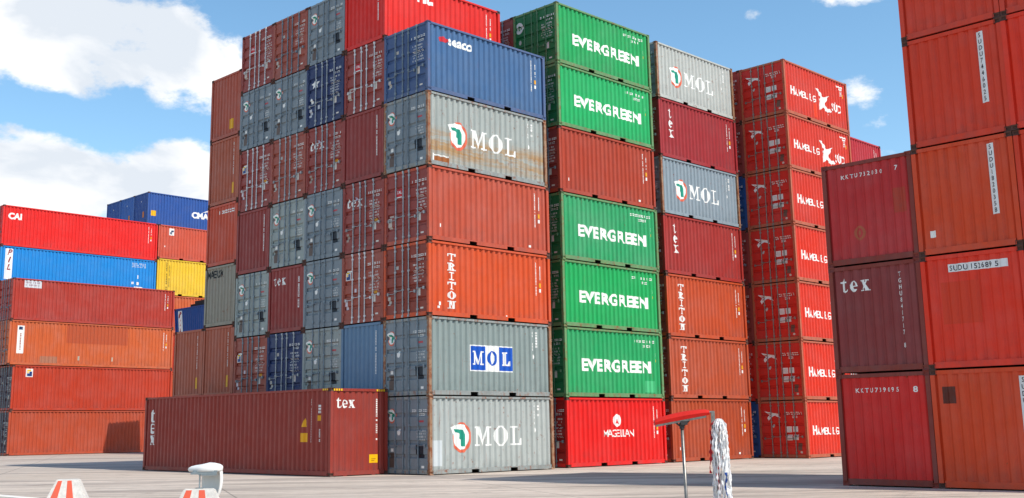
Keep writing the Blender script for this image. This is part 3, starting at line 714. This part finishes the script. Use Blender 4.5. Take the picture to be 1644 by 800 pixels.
CAPR = pm('d5241c', .05, .2); CAPE = pm('b5262a', .05, .2)
LRED = pm('b43a22', .1, .35); LRB = pm('a8362a', .1, .5); LOR = pm('c25c30', .2, .6); CAI_ = pm('d8201d', .05, .2); PILB = pm('1583cc', .08, .3); PUR = pm('4a3440', .3, .4)
SAL = pm('c0503a', .1, .4); YEL = pm('dcb52e', .15, .3); CMA = pm('2a5298', .08, .3); CMA2 = pm('3566b0', .08, .4)
CBR = pm('a8563e', .25, .55); CBR2 = pm('a84e3a', .25, .55); COR = pm('bf4a30', .35, .6); MSK = pm('8c8678', .55, .6)
TXS = pm('90352b', .05, .3); TXE = TXS
R_RED = pm('de361e', .1, .3); R_RED2 = pm('d03c22', .1, .3); R_CRIM = pm('b52a2c', .2, .4); R_MAR = pm('843434', .2, .35); R_CR2 = pm('cc2420', .12, .3); R_OR = pm('ce451f', .12, .35); RFR = pm('7e322a', .6, .5)
BLU = pm('1d4a86', .2, .3)
G = GALV(); BARD = plain('7f8b95', .45, .3, .2, name='grey_bar')
GW = plain('cfd0d2', .4, .1, .1, name='pale_bar')

ORD = ['bottom', 'second', 'third', 'fourth', 'fifth', 'sixth', 'seventh']
def place(block, j, k, zs, origin, a, width, length, size, paintm, depth=None, dx=0., **kw):
    L, W, H, _ = DIM[size]
    z0 = zs[k-1]; z1 = zs[k]
    lx, ly = dx, j*width
    jr = random.Random('%s%d%d' % (block, j, k)); lx += jr.uniform(-.022, .022); ly += jr.uniform(-.006, .006)
    ca, sa = math.cos(R(a)), math.sin(R(a))
    return container(size, origin[0]+lx*ca-ly*sa, origin[1]+lx*sa+ly*ca, z0+.003, length/L, (width-.018)/W, (z1-z0-.004)/H, R(a+jr.uniform(-.09, .09)), paintm, **kw)

# ------------------------------------------------------------------ block A: the big central block
zA = [0, 2.580, 5.226, 7.812, 10.439, 13.084, 15.639, 18.181]
WA = 2.419
def A(j, k, paintm, label, **kw): return place('A', j, k, zA, (0, 0), 0, WA, 6.046, '20', paintm, label=label, **kw)
gA0 = 'corner column of the central block'
A(0, 1, MOL, 'pale grey container with emblem and white lettering, on the ground at the central corner', framem=MFR, railm=MRL, doorm=MOLD, doors=door_art('mol_1'), side=[side_art('mol'), side_code('mol1'), side_art('repair')], group=gA0)
A(0, 2, MOL2, 'grey container with blue and white lettered box, second up, central corner', framem=MFR, railm=MRL, doorm=MOLD, doors=door_art('mol_2'), side=[side_art('molbox'), side_code('mol2')], group=gA0)
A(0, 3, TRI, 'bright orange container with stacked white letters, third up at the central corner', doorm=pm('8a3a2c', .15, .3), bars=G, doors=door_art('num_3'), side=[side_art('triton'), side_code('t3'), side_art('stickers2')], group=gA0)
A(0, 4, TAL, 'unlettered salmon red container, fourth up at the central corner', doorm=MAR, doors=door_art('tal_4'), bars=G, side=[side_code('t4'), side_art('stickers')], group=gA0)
A(0, 5, MOLB, 'grey container with yellow-brown stained lettered side, fifth up at the central corner', framem=MFR, railm=MRL, doorm=MOLD, doors=door_art('mol_5'), side=[side_art('mol'), side_code('mol5'), side_art('scrape')], group=gA0)
A(0, 6, SEA, 'blue container with small red and white lettering, topmost at the central corner', framem=pm('4a5f86', .5, .4), doorm=SEAD, doors=door_art('num_6'), side=[side_art('seaco'), side_code('t6')], group=gA0)
def colA(j, rows, where):
    for k, (kind, m, desc, extra) in enumerate(rows, 1):
        lab = '%s, %s up, %s' % (desc, ORD[k-1], where)
        if k == 1: lab = '%s, on the ground, %s' % (desc, where)
        g = where[0].upper()+where[1:]; g = 'containers of the '+where
        if kind == 'end': A(j, k, m, lab, front='end', end=extra, side=[side_code('e%d' % (j % 2))], group=g)
        else: A(j, k, m, lab, doors=door_art(kind), group=g, side=[side_code('e%d' % (j % 2))], **extra)
bG = dict(bars=G); bW = dict(bars=GW)
colA(1, [('mol_b', MOLD, 'blue grey container with doors', {}), ('end', BLUEEND, 'clean slate blue container end', end_art('num')), ('cai_3', MAR3, 'red-brown doors with tiny blue-yellow sign', bW),
         ('tex_4', MAR, 'maroon doors with short white lettering', bG), ('end', MAR2, 'plain maroon container end', end_art('num')), ('tal_6', MAR, 'maroon doors with a red sticker', bW)],
     'second column from the central corner')
colA(2, [('mol_b', MOLD, 'blue grey doors', {}), ('mol_a', MOLD2, 'light blue grey doors with emblem', {}), ('mol_b', MOLD, 'blue grey doors with dark square', {}), ('mol_a', MOLD, 'blue grey doors with emblem', {}),
         ('tex_5', MAR, 'maroon doors with short white lettering', bG), ('navy_6', NAVY, 'navy doors with white star-like emblem', bG), ('mol_7', MOLD, 'blue grey doors with emblem', {})], 'third column from the central corner')
colA(3, [('mol_b', MOLD, 'blue grey doors', {}), ('num_2', NAVY, 'dark navy doors', bG), ('end', MAR2, 'maroon end with short white lettering', end_art('tex')), ('mol_4', MOLD2, 'pale weathered blue grey doors', {}),
         ('num_5', MAR3, 'red-brown doors with white stencilling', bG), ('mol_6', MOLD, 'blue grey doors with emblem', {}), ('num_7', MAR3, 'red-brown doors with grey patch', {})], 'fourth column from the central corner')
colA(4, [('mol_b', MOLD, 'blue grey doors', {}), ('cai_2', MAR3, 'red-brown doors with blue-yellow sign', {}), ('mol_3', MOLD2, 'pale blue grey doors', {}), ('end', MAR2, 'plain maroon end', end_art('num')),
         ('cai_5', MAR, 'maroon doors with shiny white bars', bW), ('mol_6', MOLD, 'blue grey doors with emblem', {}), ('tal_7', MAR, 'maroon doors with white bars and red sticker', bW)], 'fifth column from the central corner')
# the bright red one lying on the second column
A(1, 7, CAPR, 'bright red lettered container, highest one of the second column from the central corner', front='end', end=end_art('num'), side=[side_art('redcap'), side_code('t7')], group='containers of the second column from the central corner')
# column C and D: forty-foot containers seen end on, left edge of the central block
zC = [0, 2.90, 5.82, 8.40, 11.05, 13.95, 16.80]
LC = ['red-brown end on the ground at the left edge of the central block', 'red-brown end directly under the grey one, left edge of the central block', 'weathered grey container end with black lettering, left edge of the central block',
      'patchy orange-red container end, fourth up at the left edge of the central block', 'red-brown end with bright yellow sticker, fifth up, central block left edge', 'topmost red-brown container end at the left edge of the central block']
for k, (m, art) in enumerate([(CBR, 'yel'), (CBR, 'yel'), (MSK, 'maersk'), (COR, 'old'), (CBR, 'yel'), (CBR2, 'yel2')], 1):
    sz = '40h' if k not in (3, 4) else '40'
    place('C', 5, k, zC, (0, .03), 0, WA, 12.15, sz, m, label=LC[k-1], front='end', end=end_art(art, DIM[sz][0], DIM[sz][2]), group='forty-foot containers at the left edge of the central block')
for k in (1, 2):
    place('D', 6, k, zC, (0, .05), 0, WA, 12.15, '40h', CBR, label='red-brown forty-foot container, %s of the low two-high pile left of the central block' % ('lower' if k == 1 else 'upper'), front='end', end=end_art('yel', 12.192, 2.896), group='low pile left of the central block')

# ------------------------------------------------------------------ green block
zG = [0, 2.599, 5.254, 7.833, 10.468, 13.125, 15.697, 18.246]
oG = (7.003, .203); aG = -.04
gG = 'green and red stack right of the centre'
for k, (m, art, lab, ex) in enumerate([
    (MAG, 'magellan', 'bright red container with round white emblem, on the ground under the green ones', []),
    (pm('1f9a5a', .15, .35), 'evergreen', 'green container with paler repair patch, directly on the bright red one', ['greenpatch']),
    (GRN, 'evergreen', 'clean bright green container, third up in the green stack', []),
    (pm('2a9a60', .25, .6), 'evergreen', 'faded green container directly under the red-brown one', []),
    (RBR, None, 'red-brown unlettered container between green ones', []),
    (pm('1aa45c', .2, .3), 'evergreen', 'green container directly on top of the red-brown one', []),
    (pm('1c9a54', .25, .45), 'evergreen', 'topmost green container of the green stack', [])], 1):
    green = art == 'evergreen'
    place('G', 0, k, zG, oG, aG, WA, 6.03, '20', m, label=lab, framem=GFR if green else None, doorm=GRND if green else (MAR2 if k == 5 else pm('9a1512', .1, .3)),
          doors=door_art('green_%d' % k if green else 'num_%d' % k), bars=pm('4d7a58', .5, .5) if green else None,
          side=([side_art(art)] if art else [side_art('stickers')])+[side_code('ever%d' % k if green else 't%d' % k)]+[side_art(x) for x in ex], group=gG)
for k in range(1, 8):
    place('G', 1, k, zG, oG, aG, WA, 6.03, '20', MAR, label='maroon container behind the green stack, %s up' % ORD[k-1] if k > 1 else 'maroon container on the ground behind the green stack', doors=door_art('num_g%d' % (k % 3)), group='maroon containers behind the green stack')

# ------------------------------------------------------------------ grey / red / orange block
zM = [0, 2.620, 5.215, 7.90, 10.517, 13.045, 15.720, 18.274]
oM = (13.870, .471); aM = .275
for k, (m, art, lab, code, ex) in enumerate([
    (ORB, None, 'plain orange-brown container on the ground behind the mop', 't21', ['stickers']),
    (pm('ad4a2a', .2, .5), 'triton', 'dusty orange container with stacked letters, lower of two alike behind the mop', 't22', []),
    (pm('b5461f', .2, .4), 'triton', 'orange container with stacked letters, upper of two alike right of the green stack', 't23', []),
    (TEXR, 'tex_stack', 'dark red container with white letters, between orange and grey ones', 't24', []),
    (pm('84929b', .4, .4), 'mol', 'blue-grey lettered container, between two dark red ones', 'mol25', []),
    (pm('96262a', .1, .3), 'tex_stack', 'crimson container with white letters, directly under the topmost grey one', 't26', []),
    (pm('b0b3ae', .5, .5), 'mol', 'topmost pale grey lettered container right of the green stack', 'mol27', [])], 1):
    mol = art == 'mol'
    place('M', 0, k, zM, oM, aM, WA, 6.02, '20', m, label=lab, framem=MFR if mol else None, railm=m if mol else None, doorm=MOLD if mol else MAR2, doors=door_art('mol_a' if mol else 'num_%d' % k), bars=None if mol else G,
          side=([side_art(art)] if art else [])+[side_code(code)]+[side_art(x) for x in ex], group='mixed stack between the green and the red stacks')

# ------------------------------------------------------------------ red stack with white labels
zH = [0, 2.549, 5.218, 7.922, 10.558, 13.193, 15.829, 18.455]
oH = (20.798, -1.714); aH = .373
where = ['on the ground in', 'second up in', 'third up in', 'fourth up in', 'fifth up in', 'sixth up in', 'topmost in']
for k in range(1, 8):
    place('H', 0, k, zH, oH, aH, WA, 6.046, '20', HAM if k < 5 else pm('c9301b', .12, .35), framem=HFR, label='red container with white bird emblem and labels, %s the lettered red stack' % where[k-1], doorm=HAMD, bars=plain('8a8078', .5, .2, .2, name='bar'), doors=door_art('ham_%d' % (k % 2)),
          side=[side_art('hamburg'), side_code('ham')]+([side_art('orangepatch')] if k == 7 else []), group='red lettered stack with white labels')
for k, m in enumerate([BLU, HAMD, MAR, MAR2, BLU, MAR2, pm('a33024', .2, .3)], 1):
    nm = 'blue' if m is BLU else ('red' if k in (2, 7) else 'dark red')
    place('H', 1, k, zH, oH, aH, WA, 6.046, '20', m, label='%s container just behind the lettered red stack, %s' % (nm, 'on the ground' if k == 1 else ORD[k-1]+' up'), doors=door_art('num_h'), group='second row of the lettered red stack')
# one more stack beyond, its top peeping over
zN = [0, 2.77, 5.54, 8.3, 11.07, 13.84, 16.6]
for k in range(1, 7):
    place('N', 0, k, zN, (27.45, -.05), .3, WA, 6.03, '20', pm('b02531', .1, .3), label='crimson container, %s the farthest stack on the right' % ('topmost in' if k == 6 else where[k-1]), side=[side_code('t3')], simple=True, group='farthest stack on the right')

# ------------------------------------------------------------------ right-hand block, ends towards the viewer
zR = [0, 2.725, 5.419, 8.072, 10.839, 13.50, 16.15]
oR = (1.341, -16.289-.02); aR = -.36; WR = 2.43
RR = {0: ([R_CR2, R_MAR, R_CRIM], ['kktu2', 'texnum', 'kktu'], ['crimson container end with white number, on the ground at right', 'dark maroon container end with short white lettering, between two crimson ends', 'crimson container end with white number, upper one beside the tall red column']),
      -1: ([R_OR, R_RED, R_OR, R_RED2, R_RED2, R_RED], ['sudu_d', 'sudu_c', 'sudu_b', 'sudu_a', 'none', 'none'],
           ['red container end with dark square patch, on the ground at the right edge', 'red container end with horizontal white number strip, second up at right', 'orange-red container end with white sticker and vertical strip, third up at right', 'red container end with vertical white strip, fourth up at right', 'red container end cut by the photo top, fifth up at right', 'red container above the photo top edge at right']),
      -2: ([R_RED, R_OR, R_RED2, R_RED, R_RED2, R_RED], ['num', 'none', 'none', 'none', 'none', 'none'], ['red container at the right picture edge, on the ground', 'red container at the right picture edge, second up', 'red container at the right picture edge, third up', 'red container at the right picture edge, fourth up', 'red container at the right picture edge, fifth up', 'red container above the photo top at its right edge'])}
for j, (ms, arts, labs) in RR.items():
    for k, (m, art, lab) in enumerate(zip(ms, arts, labs), 1):
        place('R', j, k, zR, oR, aR, WR, 6.058, '20', m, framem=RFR if m in (R_MAR, R_CRIM, R_CR2) else None, label=lab, front='end', end=end_art(art), group='near right-hand stacks seen end on')

# ------------------------------------------------------------------ far left stacks
zL = [0, 3.042, 6.152, 9.261, 12.207, 15.0, 18.0, 21.0]
oL = (6.16, 50.39); aL = .537; WL = 2.9
def Lc(X, row, z0, z1, size, m, label, a=aL, **kw):
    L, W, H, _ = DIM[size]
    ca, sa = math.cos(R(a)), math.sin(R(a)); lx, ly = X, row*WL
    return container(size, oL[0]+lx*ca-ly*sa, oL[1]+lx*sa+ly*ca, z0+.003, kw.pop('length', L)/L, 1., (z1-z0-.004)/H, R(a), m, label=label, **kw)
LA = lambda k: side_art(k, 12.192, 2.896)
gL = 'far left stack, front row'
Lc(0, 0, zL[0], zL[1], '40h', pm('b04a2e', .12, .45), 'faded orange-red container on the ground in the far left stack, partly in shadow', doorm=PUR, doors=door_art('num_l', 12.192, 2.896), group=gL)
Lc(.05, 0, zL[1], zL[2], '40h', LRED, 'clean orange-red container with small blue-yellow sign, second up in the far left stack', doorm=PUR, side=[LA('caimark')], doors=door_art('num_l', 12.192, 2.896), group=gL)
Lc(-.35, 0, zL[2], zL[3], '40h', LOR, 'orange container with patched side and white upright sign, in the far left stack', length=12.55, side=[LA('florens'), side_code('t31', 12.192, 2.896)], group=gL)
Lc(-.30, 0, zL[3], zL[4], '40h', LRB, 'dusty brick red container with white sticker, directly under the light blue one', length=12.5, side=[LA('patch40'), side_code('t32', 12.192, 2.896)], group=gL)
for k in range(1, 5):
    Lc(0, 1, zL[k-1], zL[k], '40h', LRB, 'brick red container hidden behind the far left front row, %s' % ORD[k-1], simple=True, group='hidden second row of the far left stack')
Lc(-.2, 1, zL[4], 14.85, '40h', PILB, 'light blue container with white lettered panel in the far left stack', side=[LA('pil'), LA('pilmarks')], group='far left stack, upper back row', length=12.3)
Lc(-.2, 1, 14.85, 17.85, '40h', CAI_, 'bright red container with short white lettering, top of the far left stack', side=[LA('cai'), side_code('t33', 12.192, 2.896)], group='far left stack, upper back row', length=12.3)
X2 = 12.2
for k, (z0, z1, m, lab, art) in enumerate([(0, 3.05, LOR, 'orange container hidden low behind the brown ends', None), (3.05, 6.1, LOR, 'orange container hidden second up behind the brown ends', None), (6.1, 9.2, LRED, 'orange-red container behind the blue tilted one', None), (9.2, 12.2, LOR, 'orange container directly under the yellow one', None),
      (12.2, 15.1, YEL, 'yellow container with dark upright stencilling', 'yellow'), (15.1, 17.85, SAL, 'salmon container directly on top of the yellow one', 'salmon')]):
    Lc(X2, 1, z0, z1, '20', m, lab, side=[side_art(art)] if art else [], front='end', group='stack of the yellow container')
for r in range(3):
    for k in range(6):
        Lc(12.7, 2+r*.845, k*3.03, (k+1)*3.03-.0, '20', BLU, 'blue container buried under the far dark blue row', simple=True, front='end', group='buried blue containers')
    Lc(12.7, 2+r*.845, 18.18, 21.05, '40h', CMA2 if r == 1 else CMA, ['dark blue container with white lettering, highest of the far left', 'brighter blue container in the middle of the highest dark blue row', 'dark blue container at the left of the highest dark blue row'][r],
       front='end', end=end_art('cmaend', 12.192, 2.896), side=[LA('cma')] if r == 0 else [], group='highest dark blue row far left')
# tilted blue open-top beyond the brown pile, and what it stands on
for k in range(3):
    container('20', 15.0, 44.2, k*2.47, 1, 1, 2.466/2.591, R(-90), LRB, label='brick red container under the tilted blue one', simple=True, group='pile under the tilted blue container')
    container('20', 15.0, 38.1, k*2.47, 1, 1, 2.466/2.591, R(-90), LRB, label='brick red container under the tilted blue one', simple=True, group='pile under the tilted blue container')
t = container('40', 15.0, 44.0, 7.55, 1, 1, .95, R(-90), pm('15498c', .1, .3), label='tilted blue container with white lettered panel, between the far left stack and the central block', side=[side_art('pil', 12.192)], open_top=True)
t.rotation_euler = (R(-90), 0, 0); t.rotation_euler = (Matrix.Rotation(R(-5), 4, 'Y') @ Matrix.Rotation(R(-90), 4, 'Z')).to_euler()
tp = MB(); tp.box(2.6, .15, 2.45, 9.5, 2.2, 2.95); tp.box(1.4, .5, 2.50, 2.55, 2.1, 2.8)
link('tarpaulin', tp.mesh('tarpaulin'), plain('1c2126', .7, name='tarp'), t)

# ------------------------------------------------------------------ the long maroon container in front
TA = .969
T = container('40h', -2.491-12.192*math.sin(R(TA))*1.0, 2.049+12.192*math.cos(R(TA)), 0.003, 1, 1, 2.862/2.896, R(TA-90), TXS,
              label='long maroon container with white lettering, alone on the ground in front of the central block', front='far', end=end_art('tex_end', 12.192, 2.896), side=[side_art('tex40', 12.192, 2.896)])
hz = MB(); hz2 = MB()
for w0 in (.12, 1.95):
    for i in range(4): hz.box(12.1935, w0+.10*i, 2.80, 12.196, w0+.10*i+.055, 2.868)
for i in range(3): hz.box(11.75+.11*i, -.0015, 2.815, 11.75+.11*i+.06, .0015, 2.875)
o = link('hazard_marking', hz.mesh('hazard_marking'), decal_mat('e8c11a', .2), T); o.location = (-.006, 0.003, 0)
ft = MB()
for y in (.55, 1.75): ft.box(12.10, y, .0, 12.18, y+.16, .03)
link('foot', ft.mesh('foot'), TXS, T)

# ------------------------------------------------------------------ foreground: striped blocks, white shell, squeegee, mop
cam_o = Vector((-24.955, -28.290, 1.519))
def striped_block(x, y, rot, tw, d, label):
    """concrete frustum, red and white stripes on the side facing the viewer"""
    root = bpy.data.objects.new('traffic_block', None); COL.objects.link(root); root.location = (x, y, 0); root.rotation_euler = (0, 0, rot)
    tag(root, label, 'traffic block', 'striped traffic blocks')
    h = .80; tb = tw/2; wb = tb+.36; bm = bmesh.new(); fr = .24
    pts = [(-wb, -fr, 0), (wb, -fr, 0), (wb, d+.3, 0), (-wb, d+.3, 0), (-tb, 0, h), (tb, 0, h), (tb, d, h), (-tb, d, h)]
    vs_ = [bm.verts.new(p) for p in pts]
    for q in ((0, 3, 2, 1), (4, 5, 6, 7), (0, 1, 5, 4), (1, 2, 6, 5), (2, 3, 7, 6), (3, 0, 4, 7)): bm.faces.new([vs_[i] for i in q])
    bmesh.ops.bevel(bm, geom=bm.edges[:], offset=.012, segments=2, affect='EDGES')
    me = bpy.data.meshes.new('body'); bm.to_mesh(me); bm.free(); me.materials.append(None)
    link('body', me, plain('cfcac3', .85, 0, .16, 14, 'whitewashed_concrete'), root)
    def fp(s, t, o=.003):       # s across 0..1, t up 0..1 on the front face
        w = wb+(tb-wb)*t; return (-w+2*w*s, -fr+fr*t-o, h*t)
    for s0, s1 in ((.10, .28), (.50, .68)):
        m = MB(); m.quad(fp(s0, .02), fp(s1, .02), fp(s1, .98), fp(s0, .98))
        link('red_stripe', m.mesh('red_stripe'), decal_mat('d0583f', .55), root)
    return root
view = R(46.03-90)
striped_block(-17.11, -10.9, view+R(14), .33, .3, 'low concrete block with red and white stripes at the left picture edge')
striped_block(-17.36, -15.28, view+R(8), .38, .10, 'low striped concrete block carrying the white curved shell')
def shell():
    root = bpy.data.objects.new('plastic_shell', None); COL.objects.link(root)
    root.location = (-17.36+.055, -15.22-.055, .802); root.rotation_euler = (0, 0, view+R(2))
    root.scale = (1.08, 1.08, 1.05)
    tag(root, 'white curved plastic shell on a metal bracket, standing on the striped block', 'plastic shell')
    wm = plain('e2e0dc', .35, 0, .05, 3, 'white_plastic'); mm = plain('9aa3a8', .35, .7, .15, name='steel')
    n = 32; v = []; f = []
    def outline(t):
        c, s_ = math.cos(t), math.sin(t)
        return c*.205, s_*.13*(1 if c > 0 else (1-.60*(-c)**1.6))
    prof = [(.95, -.050), (1., -.030), (1.01, -.008), (.96, .010), (.82, .026), (.55, .040), (.25, .046)]
    for k, (q, z) in enumerate(prof):
        for i in range(n):
            x, y = outline(2*math.pi*i/n); v.append((x*q, y*q, z+(.012*(x/.2) if k > 1 else 0)))
    for k in range(len(prof)-1):
        for i in range(n): f.append((k*n+i, k*n+(i+1) % n, (k+1)*n+(i+1) % n, (k+1)*n+i))
    f.append(tuple(range(n))[::-1]); f.append(tuple((len(prof)-1)*n+i for i in range(n)))
    c = link('canopy', mesh_from('canopy', v, f, True), wm, root); c.location = (.0, .12, .245)
    v = []; f = []; nu, nv = 18, 16
    for th in (0, 1):
        for j in range(nv+1):
            t = j/nv
            for i in range(nu+1):
                a = (i/nu)*1.30*math.pi/2*1.15-.30
                w = 1+.07*math.sin(t*2.6)-.30*t**3
                x = .200*math.sin(a)*w; y = .13+.115*math.cos(a)*(1-.25*t); z = .215-.345*t*(.80+.2*min(1, i/nu*1.5))
                k = th*.006
                v.append((x-k*math.sin(a), y-k*math.cos(a), z))
    st = (nu+1)*(nv+1)
    for th in (0, 1):
        for j in range(nv):
            for i in range(nu):
                a = th*st+j*(nu+1)+i; q = (a, a+1, a+nu+2, a+nu+1); f.append(q if th == 0 else q[::-1])
    for j in range(nv):
        for i in (0, nu): a = j*(nu+1)+i; f.append((a, a+nu+1, st+a+nu+1, st+a))
    for i in range(nu):
        for j in (0, nv): a = j*(nu+1)+i; f.append((a, a+1, st+a+1, st+a))
    link('back_skirt', mesh_from('back_skirt', v, f, True), wm, root)
    b = MB(); b.tube((-.045, .03, 0), (-.045, .03, .165), .009, 10); b.box(-.09, -.0, 0, -.0, .06, .008); b.tube((-.045, .01, .168), (-.045, .09, .168), .016, 10)
    link('stem', b.mesh('stem'), mm, root)
    b = MB(); b.box(-.15, .0, .165, .155, .02, .190); b.box(-.13, .02, .190, .155, .05, .21); b.box(-.02, -.01, .152, .16, .03, .164)
    link('bracket', b.mesh('bracket'), mm, root)
shell()
def tools():
    # positions in a local frame: origin on the ground below the squeegee pole, x to the right, z up
    o = Vector((-17.57, -22.91, 0)); ax = Vector((math.sin(R(46.03)), -math.cos(R(46.03)), 0))
    steel = plain('8f8a84', .38, .75, .25, 30, 'grey_steel'); red = plain('c8160c', .7, 0, .10, 25, 'red_rubber'); blk = plain('3a3838', .6, name='dark_clamp')
    sq = bpy.data.objects.new('floor_squeegee', None); COL.objects.link(sq); sq.location = o; sq.rotation_euler = (0, 0, view)
    tag(sq, 'floor squeegee with red blade, standing upside down on a thin metal pole', 'squeegee')
    m = MB(); m.tube((.025, 0, 0), (.0, 0, 1.50), .013, 12); link('pole', m.mesh('pole', True), steel, sq)
    m = MB(); m.path([(0, 0, 1.49), (0, 0, 1.535)], .021, 10); m.path([(0, -.0, 1.50), (-.05, 0, 1.54)], .007); m.path([(0, 0, 1.50), (.06, 0, 1.555)], .007); m.box(-.012, -.03, 1.52, .04, .03, 1.55)
    link('clamp', m.mesh('clamp'), blk, sq)
    # blade carrier: slanting steel channel, rising to the right
    m = MB(); sl = .075/.44
    def bar(x0, x1, z0, z1, y0, y1, mb):
        n = len(mb.v)
        for x in (x0, x1):
            for y in (y0, y1):
                for z in (z0, z1): mb.v.append((x, y, z+(x+.215)*sl))
        mb.f += [(n, n+1, n+3, n+2), (n+4, n+6, n+7, n+5), (n, n+4, n+5, n+1), (n+2, n+3, n+7, n+6), (n, n+2, n+6, n+4), (n+1, n+5, n+7, n+3)]
    bar(-.205, .19, 1.505, 1.525, -.02, .02, m); link('carrier', m.mesh('carrier'), steel, sq)
    # rubber blade, arched top edge
    v = []; f = []; n = 24
    for i in range(n+1):
        s = i/n; x = -.215+.43*s - (.0); top = 1.556+(x+.215)*sl+.024*math.sin(math.pi*min(1, s*1.0))**.6
        lo = 1.522+(x+.215)*sl
        for y, z in ((-.030, lo), (-.036, (lo+top)/2), (-.022, top), (.022, top+.004), (.036, (lo+top)/2), (.030, lo)): v.append((x, y, z))
    for i in range(n):
        for k in range(6): a = i*6+k; b = i*6+(k+1) % 6; f.append((a, b, b+6, a+6))
    f.append(tuple(range(6))); f.append(tuple(n*6+k for k in range(6))[::-1])
    link('rubber_blade', mesh_from('rubber_blade', v, f), red, sq)
    # the mop
    mo = bpy.data.objects.new('rag_mop', None); COL.objects.link(mo); mo.location = o + ax*.255; mo.rotation_euler = (0, 0, view)
    tag(mo, 'mop of white rag strips hanging from a bent grey bracket beside the squeegee', 'mop')
    m = MB(); m.box(-.022, -.008, 1.50, .006, .012, 1.625); link('bracket', m.mesh('bracket'), steel, mo)
    m = MB(); m.path([(-.008, 0, 1.618), (-.055, 0, 1.614), (-.075, 0, 1.598), (-.10, 0, 1.594)], .009, 8); m.tube((.03, .0, 0), (.0, 0, 1.50), .012, 8); m.tube((.032, 0, 1.48), (.034, 0, 1.565), .004, 6); link('handle', m.mesh('handle'), steel, mo)
    rnd = random.Random(5)
    mats = [plain('f0eeec', .8, 0, .08, 40, 'rag_white'), plain('dcd8da', .8, 0, .12, 40, 'rag_grey'), plain('b0202a', .8, name='rag_red'), plain('2b4f9c', .8, name='rag_blue')]
    for i in range(48):
        th = rnd.uniform(0, 2*math.pi); rr = math.sqrt(rnd.uniform(.12, 1))
        length = rnd.uniform(.62, 1.25); nseg = 64; w = rnd.uniform(.0045, .0085)
        mat = mats[0] if rnd.random() < .72 else mats[1]
        if i == 3: mat, th, rr, length = mats[2], math.pi*1.04, 1., .42
        if i == 40: mat, th, rr, length = mats[3], 1.60*math.pi, .9, .60
        if i == 41: mat, th, rr, length = mats[2], 1.30*math.pi, .9, .55
        lift = .42 if i == 40 else (.36 if i == 41 else 0)
        v = []; f = []; ph = rnd.uniform(0, 6); R1 = .042+.022*rnd.random(); fl = rnd.uniform(.010, .040); k1 = rnd.uniform(28, 46)
        for k in range(nseg+1):
            t = k/nseg; d = lift+t*(length-lift)
            if d < .10: a = d/.10*math.pi/2; r = .008+R1*rr*math.sin(a); z = 1.565-.055*rr*(1-math.cos(a))-.4*d
            else: r = .008+R1*rr+fl*(d-.1)*rr+.005*math.sin(d*17+ph); z = 1.525-.055*rr-(d-.10)
            x = .033+r*math.cos(th)+.0045*math.sin(d*k1+ph); y = r*math.sin(th)+.0045*math.cos(d*k1*.8+ph)
            a = th+1.57+1.1*math.sin(d*22+ph); ww = w*(1+.55*math.sin(d*120+ph))
            dx, dy = math.cos(a)*ww, math.sin(a)*ww; ox, oy = math.cos(th)*.0022, math.sin(th)*.0022
            v += [(x+dx, y+dy, z), (x-dx, y-dy, z), (x-dx-ox, y-dy-oy, z-.002), (x+dx-ox, y+dy-oy, z-.002)]
        for k in range(nseg):
            for q in range(4): a = k*4+q; b = k*4+(q+1) % 4; f.append((a, b, b+4, a+4))
        link('rag_strip', mesh_from('rag_strip', v, f), mat, mo)
tools()
print('objects', len(bpy.data.objects))
